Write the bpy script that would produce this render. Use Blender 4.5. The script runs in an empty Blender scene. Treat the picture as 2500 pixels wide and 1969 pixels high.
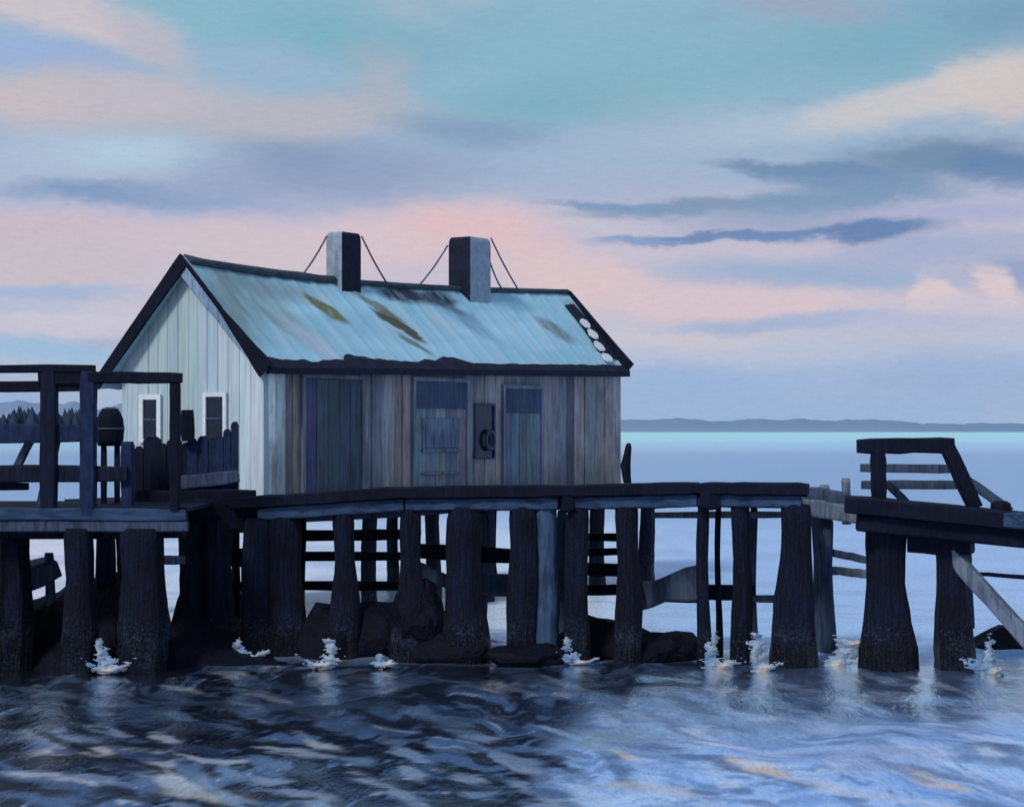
import bpy, bmesh, math, random
import numpy as np
from mathutils import Vector, noise as mnoise

random.seed(7); np.random.seed(7)
S = bpy.context.scene
COL = S.collection
R = math.radians
W_, H_ = 2169.0, 1708.0          # drawing units used to lay out the scene
F = 4200.0                       # focal length in those units
HZ, CX, EYE = 908.0, 1084.5, 4.0 # horizon row, centre column, eye height above the water

# ------------------------------------------------------------------ camera
cam = bpy.data.cameras.new('camera'); co = bpy.data.objects.new('camera', cam); COL.objects.link(co)
co.location = (0, 0, EYE); co.rotation_euler = (R(90), 0, 0)
cam.sensor_width = 36; cam.lens = 36 * F / W_
cam.shift_y = (HZ - H_ / 2) / W_
cam.clip_start = 0.1; cam.clip_end = 60000
S.camera = co
vs = S.view_settings
vs.view_transform = 'Standard'; vs.look = 'None'; vs.exposure = 0; vs.gamma = 1; vs.use_curve_mapping = False

def lin(c):
    r = []
    for v in c[:3]:
        v = v / 255.0
        r.append(v / 12.92 if v <= 0.04045 else ((v + 0.055) / 1.055) ** 2.4)
    return (r[0], r[1], r[2], 1.0)

# ------------------------------------------------------------------ sun and sky
SUN_EL, SUN_AZ = R(42), R(-146)      # azimuth from +Y (view) towards +X: the sun stands behind the viewer's left shoulder
sl = bpy.data.lights.new('sun', 'SUN'); sl.energy = 1.9; sl.angle = R(11); sl.color = (1.0, 0.95, 0.90)
so = bpy.data.objects.new('sun', sl); COL.objects.link(so)
sd = Vector((math.sin(SUN_AZ) * math.cos(SUN_EL), math.cos(SUN_AZ) * math.cos(SUN_EL), math.sin(SUN_EL)))
so.rotation_euler = (-sd).to_track_quat('-Z', 'Y').to_euler(); so.location = (-20, -20, 30)

class NT:
    """small node-tree writer"""
    def __init__(self, tree): self.t = tree; self.n = tree.nodes; self.l = tree.links
    def new(self, kind, **kw):
        n = self.n.new(kind)
        for k, v in kw.items(): setattr(n, k, v)
        return n
    def link(self, a, b): self.l.new(a, b)
    def put(self, sock, v):
        if hasattr(v, 'is_linked') or isinstance(v, bpy.types.NodeSocket): self.l.new(v, sock)
        else: sock.default_value = v
    def math(self, op, a, b=0.0, clamp=False):
        n = self.new('ShaderNodeMath', operation=op, use_clamp=clamp); self.put(n.inputs[0], a); self.put(n.inputs[1], b); return n.outputs[0]
    def vmath(self, op, a, b=(0, 0, 0), out=0):
        n = self.new('ShaderNodeVectorMath', operation=op); self.put(n.inputs[0], a); self.put(n.inputs[1], b); return n.outputs[out]
    def mix(self, fac, a, b, blend='MIX'):
        n = self.new('ShaderNodeMix', data_type='RGBA', blend_type=blend)
        self.put(n.inputs[0], fac); self.put(n.inputs[6], a); self.put(n.inputs[7], b); return n.outputs[2]
    def noise(self, vec, scale, detail=4, rough=0.55, color=False, distortion=0.0):
        n = self.new('ShaderNodeTexNoise'); self.put(n.inputs['Vector'], vec)
        n.inputs['Scale'].default_value = scale; n.inputs['Detail'].default_value = detail
        n.inputs['Roughness'].default_value = rough; n.inputs['Distortion'].default_value = distortion
        return n.outputs[1 if color else 0]
    def map(self, v, a, b, c=0.0, d=1.0, smooth=True):
        n = self.new('ShaderNodeMapRange', interpolation_type='SMOOTHSTEP' if smooth else 'LINEAR')
        self.put(n.inputs[0], v)
        for i, x in enumerate((a, b, c, d)): n.inputs[i + 1].default_value = x
        return n.outputs[0]
    def mapping(self, vec, loc=(0, 0, 0), rot=(0, 0, 0), scale=(1, 1, 1), vtype='POINT'):
        n = self.new('ShaderNodeMapping', vector_type=vtype); self.put(n.inputs[0], vec)
        n.inputs[1].default_value = loc; n.inputs[2].default_value = rot; n.inputs[3].default_value = scale
        return n.outputs[0]
    def ramp(self, fac, stops):
        n = self.new('ShaderNodeValToRGB'); self.put(n.inputs[0], fac); e = n.color_ramp.elements
        while len(e) < len(stops): e.new(0.5)
        for i, (p, c) in enumerate(stops): e[i].position = p; e[i].color = c
        return n.outputs[0]
    def blob(self, vec, cx, cy, rx, ry, rot=0.0, soft=0.6):
        """soft ellipse of radius rx, ry about (cx, cy); 1 inside, 0 outside"""
        m = self.mapping(vec, (cx, cy, 0), (0, 0, rot), (rx, ry, 1), 'TEXTURE')
        d = self.vmath('LENGTH', m, out=1)
        return self.map(d, 1 + soft * .6, 1 - soft, 0.0, 1.0)

world = bpy.data.worlds.new('World'); S.world = world; world.use_nodes = True
wt = NT(world.node_tree); wt.n.clear()
geo = wt.new('ShaderNodeTexCoord').outputs['Generated']
sep = wt.new('ShaderNodeSeparateXYZ'); wt.link(geo, sep.inputs[0])
az = wt.math('ARCTAN2', sep.outputs[0], sep.outputs[1])
el = wt.math('ARCSINE', sep.outputs[2])
el = wt.math('ABSOLUTE', el)
K = F / 1000.0
uv = wt.new('ShaderNodeCombineXYZ')                      # units of a thousand layout units, u right, v up from the horizon
wt.link(wt.math('MULTIPLY', az, K), uv.inputs[0]); wt.link(wt.math('MULTIPLY', el, K), uv.inputs[1])
uv = uv.outputs[0]
st = wt.mapping(uv, scale=(1.0, 2.4, 1.0))
n1 = wt.vmath('SUBTRACT', wt.noise(st, 4.0, 4, 0.55, True), (.5, .5, .5))
n2 = wt.vmath('SUBTRACT', wt.noise(st, 26.0, 3, 0.6, True), (.5, .5, .5))
wuv = wt.vmath('ADD', uv, wt.vmath('MULTIPLY', n1, (.20, .055, 0)))
wuv = wt.vmath('ADD', wuv, wt.vmath('MULTIPLY', n2, (.040, .022, 0)))
ws = wt.new('ShaderNodeSeparateXYZ'); wt.link(wuv, ws.inputs[0])
vv = ws.outputs[1]
def SY(y): return (HZ - y) / 1000.0
def SX(x): return math.atan((x - CX) / F) * K
base = wt.ramp(wt.math('MULTIPLY', vv, 1 / 2.0), [
    (0.0, lin((150, 184, 222))), (SY(850) / 2, lin((152, 182, 220))), (SY(750) / 2, lin((180, 195, 220))),
    (SY(620) / 2, lin((204, 194, 210))), (SY(470) / 2, lin((192, 188, 212))), (SY(360) / 2, lin((154, 176, 207))),
    (SY(200) / 2, lin((142, 182, 206))), (SY(0) / 2, lin((132, 178, 202))), (0.75, lin((128, 162, 196))), (1.0, lin((122, 152, 192)))])
# drifting cloud of the same colours all round the sky
cl = wt.noise(wt.mapping(wuv, scale=(1.0, 3.2, 1.0)), 1.3, 4, .55)
base = wt.mix(wt.map(cl, .48, .72, 0, .55), base, lin((196, 188, 202)))
cl2 = wt.noise(wt.mapping(wuv, loc=(7, 3, 0), scale=(1.0, 3.8, 1.0)), 1.7, 4, .55)
base = wt.mix(wt.map(cl2, .52, .72, 0, .5), base, lin((120, 150, 190)))
CLOUDS = [ # x, y, rx, ry, tilt (deg, counter-clockwise), softness, colour, strength
 (500, 60, 260, 60, -6, .8, (132, 186, 204), .9), (700, 95, 230, 65, -8, .8, (112, 176, 194), .9),
 (1150, 110, 300, 110, 0, .9, (128, 182, 203), .9), (1180, 225, 240, 60, 4, .8, (113, 173, 192), .85),
 (1450, 160, 280, 80, 4, .9, (122, 178, 198), .8), (1900, 110, 260, 85, 5, .8, (112, 170, 194), .9), (2120, 60, 120, 80, 0, .9, (105, 155, 186), .8),
 (1720, 38, 170, 36, -8, .8, (152, 165, 190), .85), (1280, 10, 200, 40, 0, .9, (138, 185, 205), .6),
 (140, 60, 235, 60, -16, .55, (208, 197, 204), .95), (330, 120, 130, 42, -28, .7, (186, 184, 200), .9),
 (120, 150, 210, 34, -6, .6, (152, 175, 216), .95), (20, 130, 90, 60, -4, .7, (150, 178, 220), .7), (560, 150, 130, 60, 0, .9, (150, 180, 212), .8),
 (230, 232, 330, 66, -3, .45, (193, 187, 197), .95), (640, 265, 260, 56, 5, .5, (184, 182, 194), .9), (800, 185, 95, 80, -50, .7, (168, 176, 192), .8),
 (60, 250, 120, 55, 0, .7, (206, 190, 194), .6),
 (260, 345, 240, 46, 0, .7, (178, 206, 226), .95), (70, 370, 160, 60, 0, .8, (172, 190, 218), .7),
 (720, 370, 330, 66, 0, .75, (138, 156, 194), .9), (620, 340, 130, 42, 0, .8, (128, 148, 186), .7), (1010, 285, 190, 34, -6, .7, (122, 152, 188), .85),
 (230, 425, 210, 20, -2, .7, (112, 148, 190), .95), (430, 440, 220, 34, -3, .8, (140, 162, 204), .75),
 (1320, 350, 330, 70, 3, .8, (158, 182, 210), .85), (1330, 400, 240, 30, 0, .8, (168, 178, 208), .6),
 (120, 500, 260, 42, -2, .6, (204, 188, 200), .95), (420, 500, 260, 42, 2, .6, (210, 192, 204), .9), (120, 575, 210, 50, 0, .6, (202, 190, 200), .9),
 (880, 500, 330, 62, 6, .55, (222, 196, 204), .95), (960, 478, 150, 38, -14, .8, (226, 190, 194), .75), (560, 540, 250, 60, 0, .8, (212, 196, 204), .8),
 (640, 600, 90, 40, 0, .9, (210, 205, 215), .5),
 (90, 626, 190, 17, 0, .7, (158, 182, 218), .9), (150, 690, 210, 36, 3, .7, (206, 202, 220), .9), (60, 742, 260, 26, -3, .6, (150, 190, 224), .9), (60, 655, 120, 16, 0, .8, (170, 186, 220), .6),
 (1130, 545, 130, 62, -35, .7, (226, 192, 197), .75), (1280, 600, 230, 60, -12, .6, (222, 198, 204), .95), (1560, 640, 280, 42, -1, .5, (220, 198, 208), .95),
 (1250, 470, 110, 25, -10, .7, (196, 196, 212), .8), (1380, 540, 140, 22, -10, .8, (200, 196, 212), .7),
 (1430, 715, 230, 30, 0, .7, (206, 200, 212), .9), (1640, 688, 250, 18, 2, .6, (160, 178, 214), .9), (1500, 760, 330, 26, 0, .8, (188, 194, 218), .7),
 (1950, 690, 260, 26, 0, .9, (178, 186, 218), .7), (2050, 800, 300, 60, 0, .9, (152, 178, 220), .8), (1450, 810, 250, 45, 0, .8, (146, 178, 222), .8),
 (1750, 585, 330, 34, -3, .7, (148, 174, 210), .95), (1960, 540, 230, 40, 3, .8, (156, 172, 210), .9), (2140, 590, 80, 36, 0, .7, (130, 156, 200), .8),
 (1970, 628, 44, 38, 40, .45, (222, 204, 208), .95), (2102, 614, 36, 44, 20, .45, (222, 204, 208), .95), (2030, 655, 140, 20, 0, .7, (206, 198, 214), .8),
 (1700, 268, 330, 40, 7, .7, (172, 192, 214), .9), (1930, 232, 230, 46, 11, .5, (202, 200, 204), .95), (2080, 205, 130, 56, 12, .5, (212, 202, 200), .9), (2140, 250, 70, 40, 0, .6, (214, 198, 196), .8),
 (2000, 350, 230, 44, 0, .5, (96, 132, 168), .95), (2130, 372, 110, 44, -6, .5, (82, 122, 172), .9), (1700, 365, 190, 15, -4, .5, (100, 136, 172), .95), (1820, 392, 210, 30, -6, .5, (98, 136, 178), .9),
 (1560, 440, 360, 20, 2, .55, (116, 146, 180), .95), (1300, 436, 150, 11, -3, .6, (112, 148, 190), .95), (1790, 430, 210, 32, 2, .6, (112, 148, 186), .9), (1650, 465, 220, 26, 3, .8, (140, 160, 196), .8),
 (2050, 462, 190, 24, 0, .7, (168, 174, 212), .9), (1560, 500, 300, 13, 3, .5, (92, 128, 182), .95), (1860, 492, 160, 23, 1, .45, (80, 120, 176), .95), (1340, 511, 110, 6, 0, .6, (124, 154, 208), .9),
]
colr = base
for (x, y, rx, ry, a, s, c, k) in CLOUDS:
    m = wt.blob(wuv, SX(x), SY(y), rx / 1000., ry / 1000., R(a), min(1, s + .07))
    colr = wt.mix(wt.math('MULTIPLY', m, k), colr, lin(c))
colr = wt.mix(.09, colr, lin((205, 208, 214)))
br = wt.noise(wt.mapping(uv, rot=(0, 0, .25), scale=(1, 3.5, 1)), 34, 4, .65)
br2 = wt.noise(wt.mapping(uv, rot=(0, 0, -.5), scale=(1, 2, 1)), 250, 2, .6)
bright = wt.math('ADD', wt.map(br, .2, .8, -.055, .055, False), wt.map(br2, .2, .8, -.06, .06, False))
colr = wt.vmath('SCALE', colr, (0, 0, 0)); sc_n = colr.node; wt.link(wt.math('ADD', bright, 1.0), sc_n.inputs[3])
nish = wt.new('ShaderNodeTexSky'); nish.sky_type = 'NISHITA'; nish.sun_disc = False
nish.sun_elevation = SUN_EL; nish.sun_rotation = SUN_AZ; nish.air_density = 1.2; nish.dust_density = 2.0
bg1 = wt.new('ShaderNodeBackground'); wt.link(nish.outputs[0], bg1.inputs[0]); bg1.inputs[1].default_value = 0.06
bg2 = wt.new('ShaderNodeBackground'); wt.link(colr, bg2.inputs[0]); bg2.inputs[1].default_value = 1.0
mx = wt.new('ShaderNodeMixShader'); mx.inputs[0].default_value = 0.93
wt.link(bg1.outputs[0], mx.inputs[1]); wt.link(bg2.outputs[0], mx.inputs[2])
wo = wt.new('ShaderNodeOutputWorld'); wt.link(mx.outputs[0], wo.inputs[0])
try: world.cycles.sampling_method = 'MANUAL'; world.cycles.sample_map_resolution = 512
except Exception: pass

# ------------------------------------------------------------------ materials
def material(name, rough=.75, spec=.3):
    m = bpy.data.materials.new(name); m.use_nodes = True
    t = NT(m.node_tree); b = m.node_tree.nodes['Principled BSDF']
    b.inputs['Roughness'].default_value = rough; b.inputs['Specular IOR Level'].default_value = spec
    return m, t, b
def bump(t, b, h, strength=.4, dist=.03):
    n = t.new('ShaderNodeBump'); n.inputs['Strength'].default_value = strength; n.inputs['Distance'].default_value = dist
    t.link(h, n.inputs['Height']); t.link(n.outputs[0], b.inputs['Normal'])
def wood(name, dark, light, rough=.8, spec=.2, grain=(9, 9, 1.2), hi=.62, use_obj=False):
    m, t, b = material(name, rough, spec)
    oc = t.new('ShaderNodeTexCoord').outputs['Object']
    g = t.noise(t.mapping(oc, scale=grain), 1.6, 5, .62, distortion=.4)
    p = t.noise(oc, 1.1, 4, .6)
    a = t.math('ADD', t.math('MULTIPLY', g, .6), t.math('MULTIPLY', p, .4))
    c = t.mix(t.map(a, .38, hi), dark, light)
    if use_obj:
        oi = t.new('ShaderNodeObjectInfo').outputs['Color']
        c = t.mix(1.0, oi, c, 'MULTIPLY')
        pp = t.noise(t.mapping(oc, loc=(5, 1, 2), scale=(1, 1, .45)), 1.7, 4, .6)
        c = t.mix(t.map(pp, .5, .74, 0, .6), c, lin((86, 90, 100)))
    t.link(c, b.inputs['Base Color']); bump(t, b, g, .5, .03)
    return m
M_TAR = wood('tarred_timber', lin((12, 18, 36)), lin((26, 36, 62)), hi=.72)
M_BLACK = wood('black_timber', lin((5, 10, 26)), lin((14, 23, 50)), hi=.74)
M_NAVY = wood('navy_timber', lin((20, 32, 62)), lin((34, 50, 84)), grain=(6, 6, 2))
M_BEAM = wood('weathered_blue_timber', lin((32, 48, 74)), lin((58, 82, 114)), grain=(1.2, 9, 9))
M_GREY = wood('grey_timber', lin((74, 88, 108)), lin((118, 130, 148)))
M_SLATE = wood('slate_timber', lin((46, 58, 80)), lin((74, 88, 112)))
def pile_mat():
    m, t, b = material('tarred_pile', .7, .25)
    oc = t.new('ShaderNodeTexCoord').outputs['Object']
    g = t.noise(t.mapping(oc, scale=(13, 13, .9)), 1.7, 5, .65, distortion=.5); p = t.noise(oc, 1.3, 4, .6)
    c = t.mix(t.map(t.math('ADD', t.math('MULTIPLY', g, .6), t.math('MULTIPLY', p, .4)), .40, .70), lin((5, 10, 26)), lin((20, 33, 68)))
    zz = t.new('ShaderNodeSeparateXYZ'); t.link(oc, zz.inputs[0])
    sh = t.noise(oc, 22, 3, .6)
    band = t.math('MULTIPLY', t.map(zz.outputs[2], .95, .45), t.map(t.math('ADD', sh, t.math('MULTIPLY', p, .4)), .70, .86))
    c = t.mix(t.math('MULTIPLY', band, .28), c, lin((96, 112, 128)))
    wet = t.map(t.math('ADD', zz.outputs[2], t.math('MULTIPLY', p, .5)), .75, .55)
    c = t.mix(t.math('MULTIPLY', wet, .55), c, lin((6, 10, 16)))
    t.link(c, b.inputs['Base Color']); t.link(t.map(wet, 0, 1, .75, .35, False), b.inputs['Roughness'])
    bump(t, b, t.math('ADD', g, t.math('MULTIPLY', sh, .35)), 1.0, .09)
    return m
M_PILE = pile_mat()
M_DEEPBLUE = wood('blue_weathered_pile', lin((38, 54, 80)), lin((66, 90, 120)))
M_WALL = wood('weathered_boards', (.62, .62, .62, 1), (1.12, 1.12, 1.12, 1), grain=(7, 7, .55), use_obj=True)
def paint_wall():
    m, t, b = material('pale_limewashed_boards', .8, .2)
    oc = t.new('ShaderNodeTexCoord').outputs['Object']
    oi = t.new('ShaderNodeObjectInfo').outputs['Color']
    g = t.noise(t.mapping(oc, scale=(6, 6, .35)), 2.0, 5, .6)
    c = t.mix(1.0, oi, t.mix(t.map(g, .32, .66), (.84, .86, .87, 1), (1.06, 1.06, 1.04, 1)), 'MULTIPLY')
    t.link(c, b.inputs['Base Color']); bump(t, b, g, .35, .02)
    return m
M_PALE = paint_wall()
def plain(name, c, rough=.6, spec=.3, var=.35):
    m, t, b = material(name, rough, spec)
    oc = t.new('ShaderNodeTexCoord').outputs['Object']
    n = t.noise(oc, 5, 4, .6)
    d = (c[0] * (1 - var), c[1] * (1 - var), c[2] * (1 - var), 1)
    t.link(t.mix(t.map(n, .35, .65), d, c), b.inputs['Base Color']); bump(t, b, n, .3, .02)
    return m
M_WHITE = plain('white_trim_paint', lin((226, 232, 240)), var=.12)
M_GLASS = plain('dark_window_glass', lin((30, 38, 58)), .18, .4, .3)
M_LIT_FACE = plain('lit_chimney_face', lin((150, 164, 176)), .55, .4, .25)  # lit chimney faces, painted pale
M_TAR_SHADE = plain('black_tar_shaded_face', lin((30, 36, 54)), .8, .2)  # shaded chimney faces painted black; also tar fringe and felt
M_BARGE = wood('blue_grey_bargeboard', lin((104, 128, 156)), lin((150, 176, 202)))
M_WIRE = plain('dull_wire', lin((84, 100, 120)), .6)
M_TAB = plain('chalk_white_shingle', lin((228, 226, 228)), .8, .2, .12)
def rock_mat():
    m, t, b = material('weedy_rock', .7, .3)
    oc = t.new('ShaderNodeTexCoord').outputs['Object']
    n = t.noise(oc, 3, 6, .65)
    t.link(t.ramp(n, [(.3, lin((6, 10, 20))), (.62, lin((12, 18, 34))), (.85, lin((30, 42, 66)))]), b.inputs['Base Color'])
    bump(t, b, n, .9, .15)
    return m
M_ROCK = rock_mat(); M_ROCK.node_tree.nodes['Principled BSDF'].inputs['Specular IOR Level'].default_value = .15

# ------------------------------------------------------------------ object helpers
def px(x, y, d):
    """point that lies d metres out and is seen at column x, row y of the layout"""
    return Vector(((x - CX) / F * d, d, EYE - (y - HZ) / F * d))
def make(name, verts, faces, mat, parent=None, smooth=False, **props):
    me = bpy.data.meshes.new(name); me.from_pydata([tuple(v) for v in verts], [], faces); me.update()
    bm = bmesh.new(); bm.from_mesh(me); bmesh.ops.recalc_face_normals(bm, faces=bm.faces); bm.to_mesh(me); bm.free()
    for m in (mat if isinstance(mat, (list, tuple)) else [mat]): me.materials.append(m)
    if smooth: me.polygons.foreach_set('use_smooth', [True] * len(me.polygons))
    o = bpy.data.objects.new(name, me); COL.objects.link(o)
    if parent:
        o.parent = parent; o.matrix_parent_inverse = Vector((0, 0, 0)) and parent.matrix_world.inverted() if False else o.matrix_parent_inverse
        off = root_loc(parent)
        me.transform(__import__('mathutils').Matrix.Translation(-off))
    for k, v in props.items(): o[k] = v
    return o
def root_loc(o):
    v = Vector((0, 0, 0))
    while o: v += o.location; o = o.parent
    return v
def thing(name, label, cat, loc, group=None):
    o = bpy.data.objects.new(name, None); COL.objects.link(o); o.empty_display_size = .3
    o.location = loc; o['label'] = label; o['category'] = cat
    if group: o['group'] = group
    return o
def tag(o, label, cat, group=None):
    o['label'] = label; o['category'] = cat
    if group: o['group'] = group
    return o
def sweep(path, sizes, sides=8, up=Vector((0, 0, 1)), jitter=.04, box=True, seed=0):
    """closed skin along a path; sizes = (half width, half height) for each point; box gives a chamfered rectangle"""
    rnd = random.Random(seed or random.random())
    V, Fc = [], []
    n = len(path)
    for i, p in enumerate(path):
        d = (path[min(i + 1, n - 1)] - path[max(i - 1, 0)]).normalized()
        u = up if abs(d.dot(up)) < .95 else Vector((0, 1, 0))
        s = d.cross(u).normalized(); u2 = s.cross(d).normalized()
        a, b = sizes[i]
        for k in range(sides):
            if box:
                q = [(1, .78), (.82, 1), (-.82, 1), (-1, .78), (-1, -.78), (-.82, -1), (.82, -1), (1, -.78)][k % 8]
            else:
                t = 2 * math.pi * k / sides; q = (math.cos(t), math.sin(t))
            j = 1 + rnd.uniform(-jitter, jitter)
            V.append(p + s * q[0] * a * j + u2 * q[1] * b * j)
    for i in range(n - 1):
        for k in range(sides):
            k2 = (k + 1) % sides
            Fc.append((i * sides + k, i * sides + k2, (i + 1) * sides + k2, (i + 1) * sides + k))
    Fc.append(tuple(range(sides))); Fc.append(tuple((n - 1) * sides + k for k in range(sides)))
    return V, Fc
def beam(name, a, b, half_h, half_d, mat, parent, segs=7, wob=.02, half_h2=None, **props):
    """hewn timber from a to b, half_h across the picture, half_d in depth"""
    pts, sz = [], []
    for i in range(segs + 1):
        t = i / segs
        p = a.lerp(b, t) + Vector((0, random.uniform(-wob, wob) * .3, random.uniform(-wob, wob) * .3))
        h = half_h + ((half_h2 or half_h) - half_h) * t
        if i in (0, segs): h *= .86
        pts.append(p); sz.append((half_d, h * random.uniform(.95, 1.05)))
    steep = abs((b - a).normalized().z) > .8
    V, Fc = sweep(pts, sz if not steep else [(y, x) for x, y in sz], 8, jitter=.03)
    return make(name, V, Fc, mat, parent, **props)
def pbeam(name, x0, y0, x1, y1, th, d0, d1=None, depth=.12, mat=None, parent=None, th2=None, **kw):
    d1 = d1 or d0
    return beam(name, px(x0, y0, d0), px(x1, y1, d1), th / F * (d0 + d1) / 4, depth, mat or M_TAR, parent,
                half_h2=(th2 / F * (d0 + d1) / 4 if th2 else None), **kw)
def pile(x, w, y0, d, mat=M_TAR, parent=None, spread=1.35, lean=0, top=1.0, name='pile', sides=12, y1=None):
    """round pile from row y0 down through the water; x, w in layout units; it thickens with weed and shell towards the foot"""
    a = px(x, y0, d); r = w / F * d / 2
    z1 = -1.0 if y1 is None else px(x, y1, d).z
    n = 16; pts, sz = [], []
    ph = random.uniform(0, 9)
    for i in range(n + 1):
        t = i / n; z = a.z + (z1 - a.z) * t
        if i == 0: z = a.z
        k = top + (spread - top) * max(0, (1.0 - (z / max(a.z, .1))) - .35) / .65 if a.z > 0 else 1
        k *= 1 + .05 * math.sin(z * 3.1 + ph) + random.uniform(-.03, .03)
        if i == 0: k *= .82
        pts.append(Vector((a.x + lean * (a.z - z) + .02 * math.sin(z * 2 + ph), a.y, z))); sz.append((r * k, r * k))
        if i == 0: pts.append(pts[0] - Vector((0, 0, .05))); sz.append((r * k * 1.15, r * k * 1.15))
    sides = 20
    V, Fc = sweep(pts, sz, sides, jitter=.02, box=False)
    fl = [1 + random.choice((-.13, -.05, 0, .03, .07)) + random.uniform(-.02, .02) for _ in range(sides)]
    m_ = len(V) // sides
    for q in range(m_):
        cc = pts[q]
        for k in range(sides): V[q * sides + k] = cc + (V[q * sides + k] - cc) * fl[k]
    return make(name, V, Fc, {M_TAR: M_PILE, M_BLACK: M_PILE}.get(mat, mat), parent, smooth=True)

# ------------------------------------------------------------------ water
def vnoise(x, y, seed=0):
    """smooth value noise, numpy"""
    xi = np.floor(x).astype(np.int64); yi = np.floor(y).astype(np.int64); fx = x - xi; fy = y - yi
    fx = fx * fx * (3 - 2 * fx); fy = fy * fy * (3 - 2 * fy)
    def h(a, b):
        n = (a * 374761393 + b * 668265263 + seed * 2147483647) & 0xffffffff
        n = ((n ^ (n >> 13)) * 1274126177) & 0xffffffff
        return ((n ^ (n >> 16)) & 0xffff) / 65535.0
    return (h(xi, yi) * (1 - fx) + h(xi + 1, yi) * fx) * (1 - fy) + (h(xi, yi + 1) * (1 - fx) + h(xi + 1, yi + 1) * fx) * fy
def fbm(x, y, o=4, seed=0):
    s = np.zeros_like(x); a = .5; t = 0
    for i in range(o): s += a * vnoise(x * 2 ** i, y * 2 ** i, seed + i * 17); t += a; a *= .55
    return s / t
def sm(a, b, v):
    t = np.clip((v - a) / (b - a), 0, 1); return t * t * (3 - 2 * t)

ys = np.concatenate([np.linspace(-80, 8, 12), np.arange(9, 17, .5), np.arange(17, 50, .095), 50 * 1.035 ** np.arange(0, 62), [700, 1100, 1800, 3200, 6000, 12000, 25000, 45000]])
ys = np.unique(np.round(ys, 4))
xs_in = np.arange(-11, 11.001, .034)
xs_out = 11 * 1.16 ** np.arange(1, 58)
xs = np.concatenate([-xs_out[::-1], xs_in, xs_out])
GX, GY = np.meshgrid(xs, ys)
nx, ny = len(xs), len(ys)
wxn = GX + 1.6 * (fbm(GX * .35, GY * .12, 3, 5) - .5)
wyn = GY + 7 * (fbm(GX * .3 + 9, GY * .10, 3, 8) - .5)
fade = 1 / (1 + (np.maximum(GY, 0) / 60) ** 2) * sm(130, 70, np.abs(GX)) * sm(400, 150, GY)
Z = np.zeros_like(GX)
for i in range(16):
    lam = .7 * 1.22 ** i
    th = R(90) + np.random.normal(0, .55) + (.35 if i % 2 else -.2)
    k = 2 * math.pi / lam; am = .0062 * lam ** .80
    arg = k * (wxn * math.cos(th) + wyn * math.sin(th) * .55) + np.random.uniform(0, 6.28)
    Z += am * (1 - 2 * np.abs(np.sin(arg / 2)) ** 1.4)
Z *= fade * 1.1
Z -= Z[(GY > 18) & (GY < 50) & (np.abs(GX) < 11)].mean() * fade
# water tint: painted dark pier reflection on the left, paler right, foam lines, scum
PX = CX + F * GX / np.maximum(GY, 1); PY = HZ + F * EYE / np.maximum(GY, 1)   # used only to find where the drawn patches lie on the water
def ground(x, y): d = F * EYE / (y - HZ); return (x - CX) / F * d, d
col = np.zeros(GX.shape + (3,))
def L3(c): return np.array(lin(c)[:3])
col[:] = L3((168, 206, 250))
wx = fbm(GX * .9, GY * .16, 4, 31) - .5; wy = fbm(GX * .9 + 30, GY * .16, 4, 41) - .5
UX = PX + 190 * wx; UY = PY + 90 * wy
near = sm(1385, 1430, PY)
# streaks bending with the current
def fs_(p): return sm(906, 912, p) * sm(956, 936, p)
lit = sm(1050, 1140, PY) * sm(1420, 1350, PY)
gloss = np.full(GX.shape, .34)
bend = UY - 0.00022 * (UX - 900) ** 2 * .6 + .12 * UX
stk = fbm(UX / 150, bend / 20, 4, 77)
stk2 = fbm(UX / 70, bend / 9, 3, 99)
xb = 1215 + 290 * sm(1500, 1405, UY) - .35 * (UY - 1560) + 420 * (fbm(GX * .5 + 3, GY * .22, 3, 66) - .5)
dark_refl = sm(xb + 110, xb - 110, UX) * sm(1360, 1405, PY)  # dark shed and pier reflection painted into the tint
dark_refl = np.clip(dark_refl, 0, 1)
def mixc(m, c, k=1.0):
    global col
    m = (m * k)[..., None]; col = col * (1 - m) + L3(c) * m
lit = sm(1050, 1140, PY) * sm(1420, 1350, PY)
mixc(lit * sm(1500, 1250, PX), (228, 240, 252), .95)  # pale sky reflection behind the piles, painted into the tint
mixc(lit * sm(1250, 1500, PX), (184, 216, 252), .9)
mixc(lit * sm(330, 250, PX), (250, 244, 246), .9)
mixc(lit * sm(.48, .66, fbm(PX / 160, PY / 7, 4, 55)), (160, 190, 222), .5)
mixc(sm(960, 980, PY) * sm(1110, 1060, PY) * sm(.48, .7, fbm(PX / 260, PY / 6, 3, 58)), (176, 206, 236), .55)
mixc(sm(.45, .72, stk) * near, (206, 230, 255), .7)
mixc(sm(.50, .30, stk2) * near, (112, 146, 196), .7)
mixc(dark_refl, (9, 15, 32), .98)
gloss += dark_refl * .02 + .44 * sm(1395, 1412, PY) * sm(1590, 1470, PY + 60 * (stk - .5)) - .22 * sm(1460, 1540, PY) * sm(1150, 1400, PX) + .15 * sm(1000, 950, PY) - .28 * fs_(PY) - .1 * lit
mixc(sm(1395, 1412, PY) * sm(1530, 1440, PY + 140 * (stk - .5)) * sm(1250, 1400, PX), (38, 54, 92), .72)  # dark pile reflections painted as navy tint
mixc(dark_refl * sm(.56, .66, stk), (98, 130, 172), .85)
mixc(dark_refl * sm(.60, .70, stk2), (84, 112, 150), .8)
mixc(dark_refl * sm(.71, .77, stk2 * .6 + stk * .45), (190, 204, 222), .8)
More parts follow.
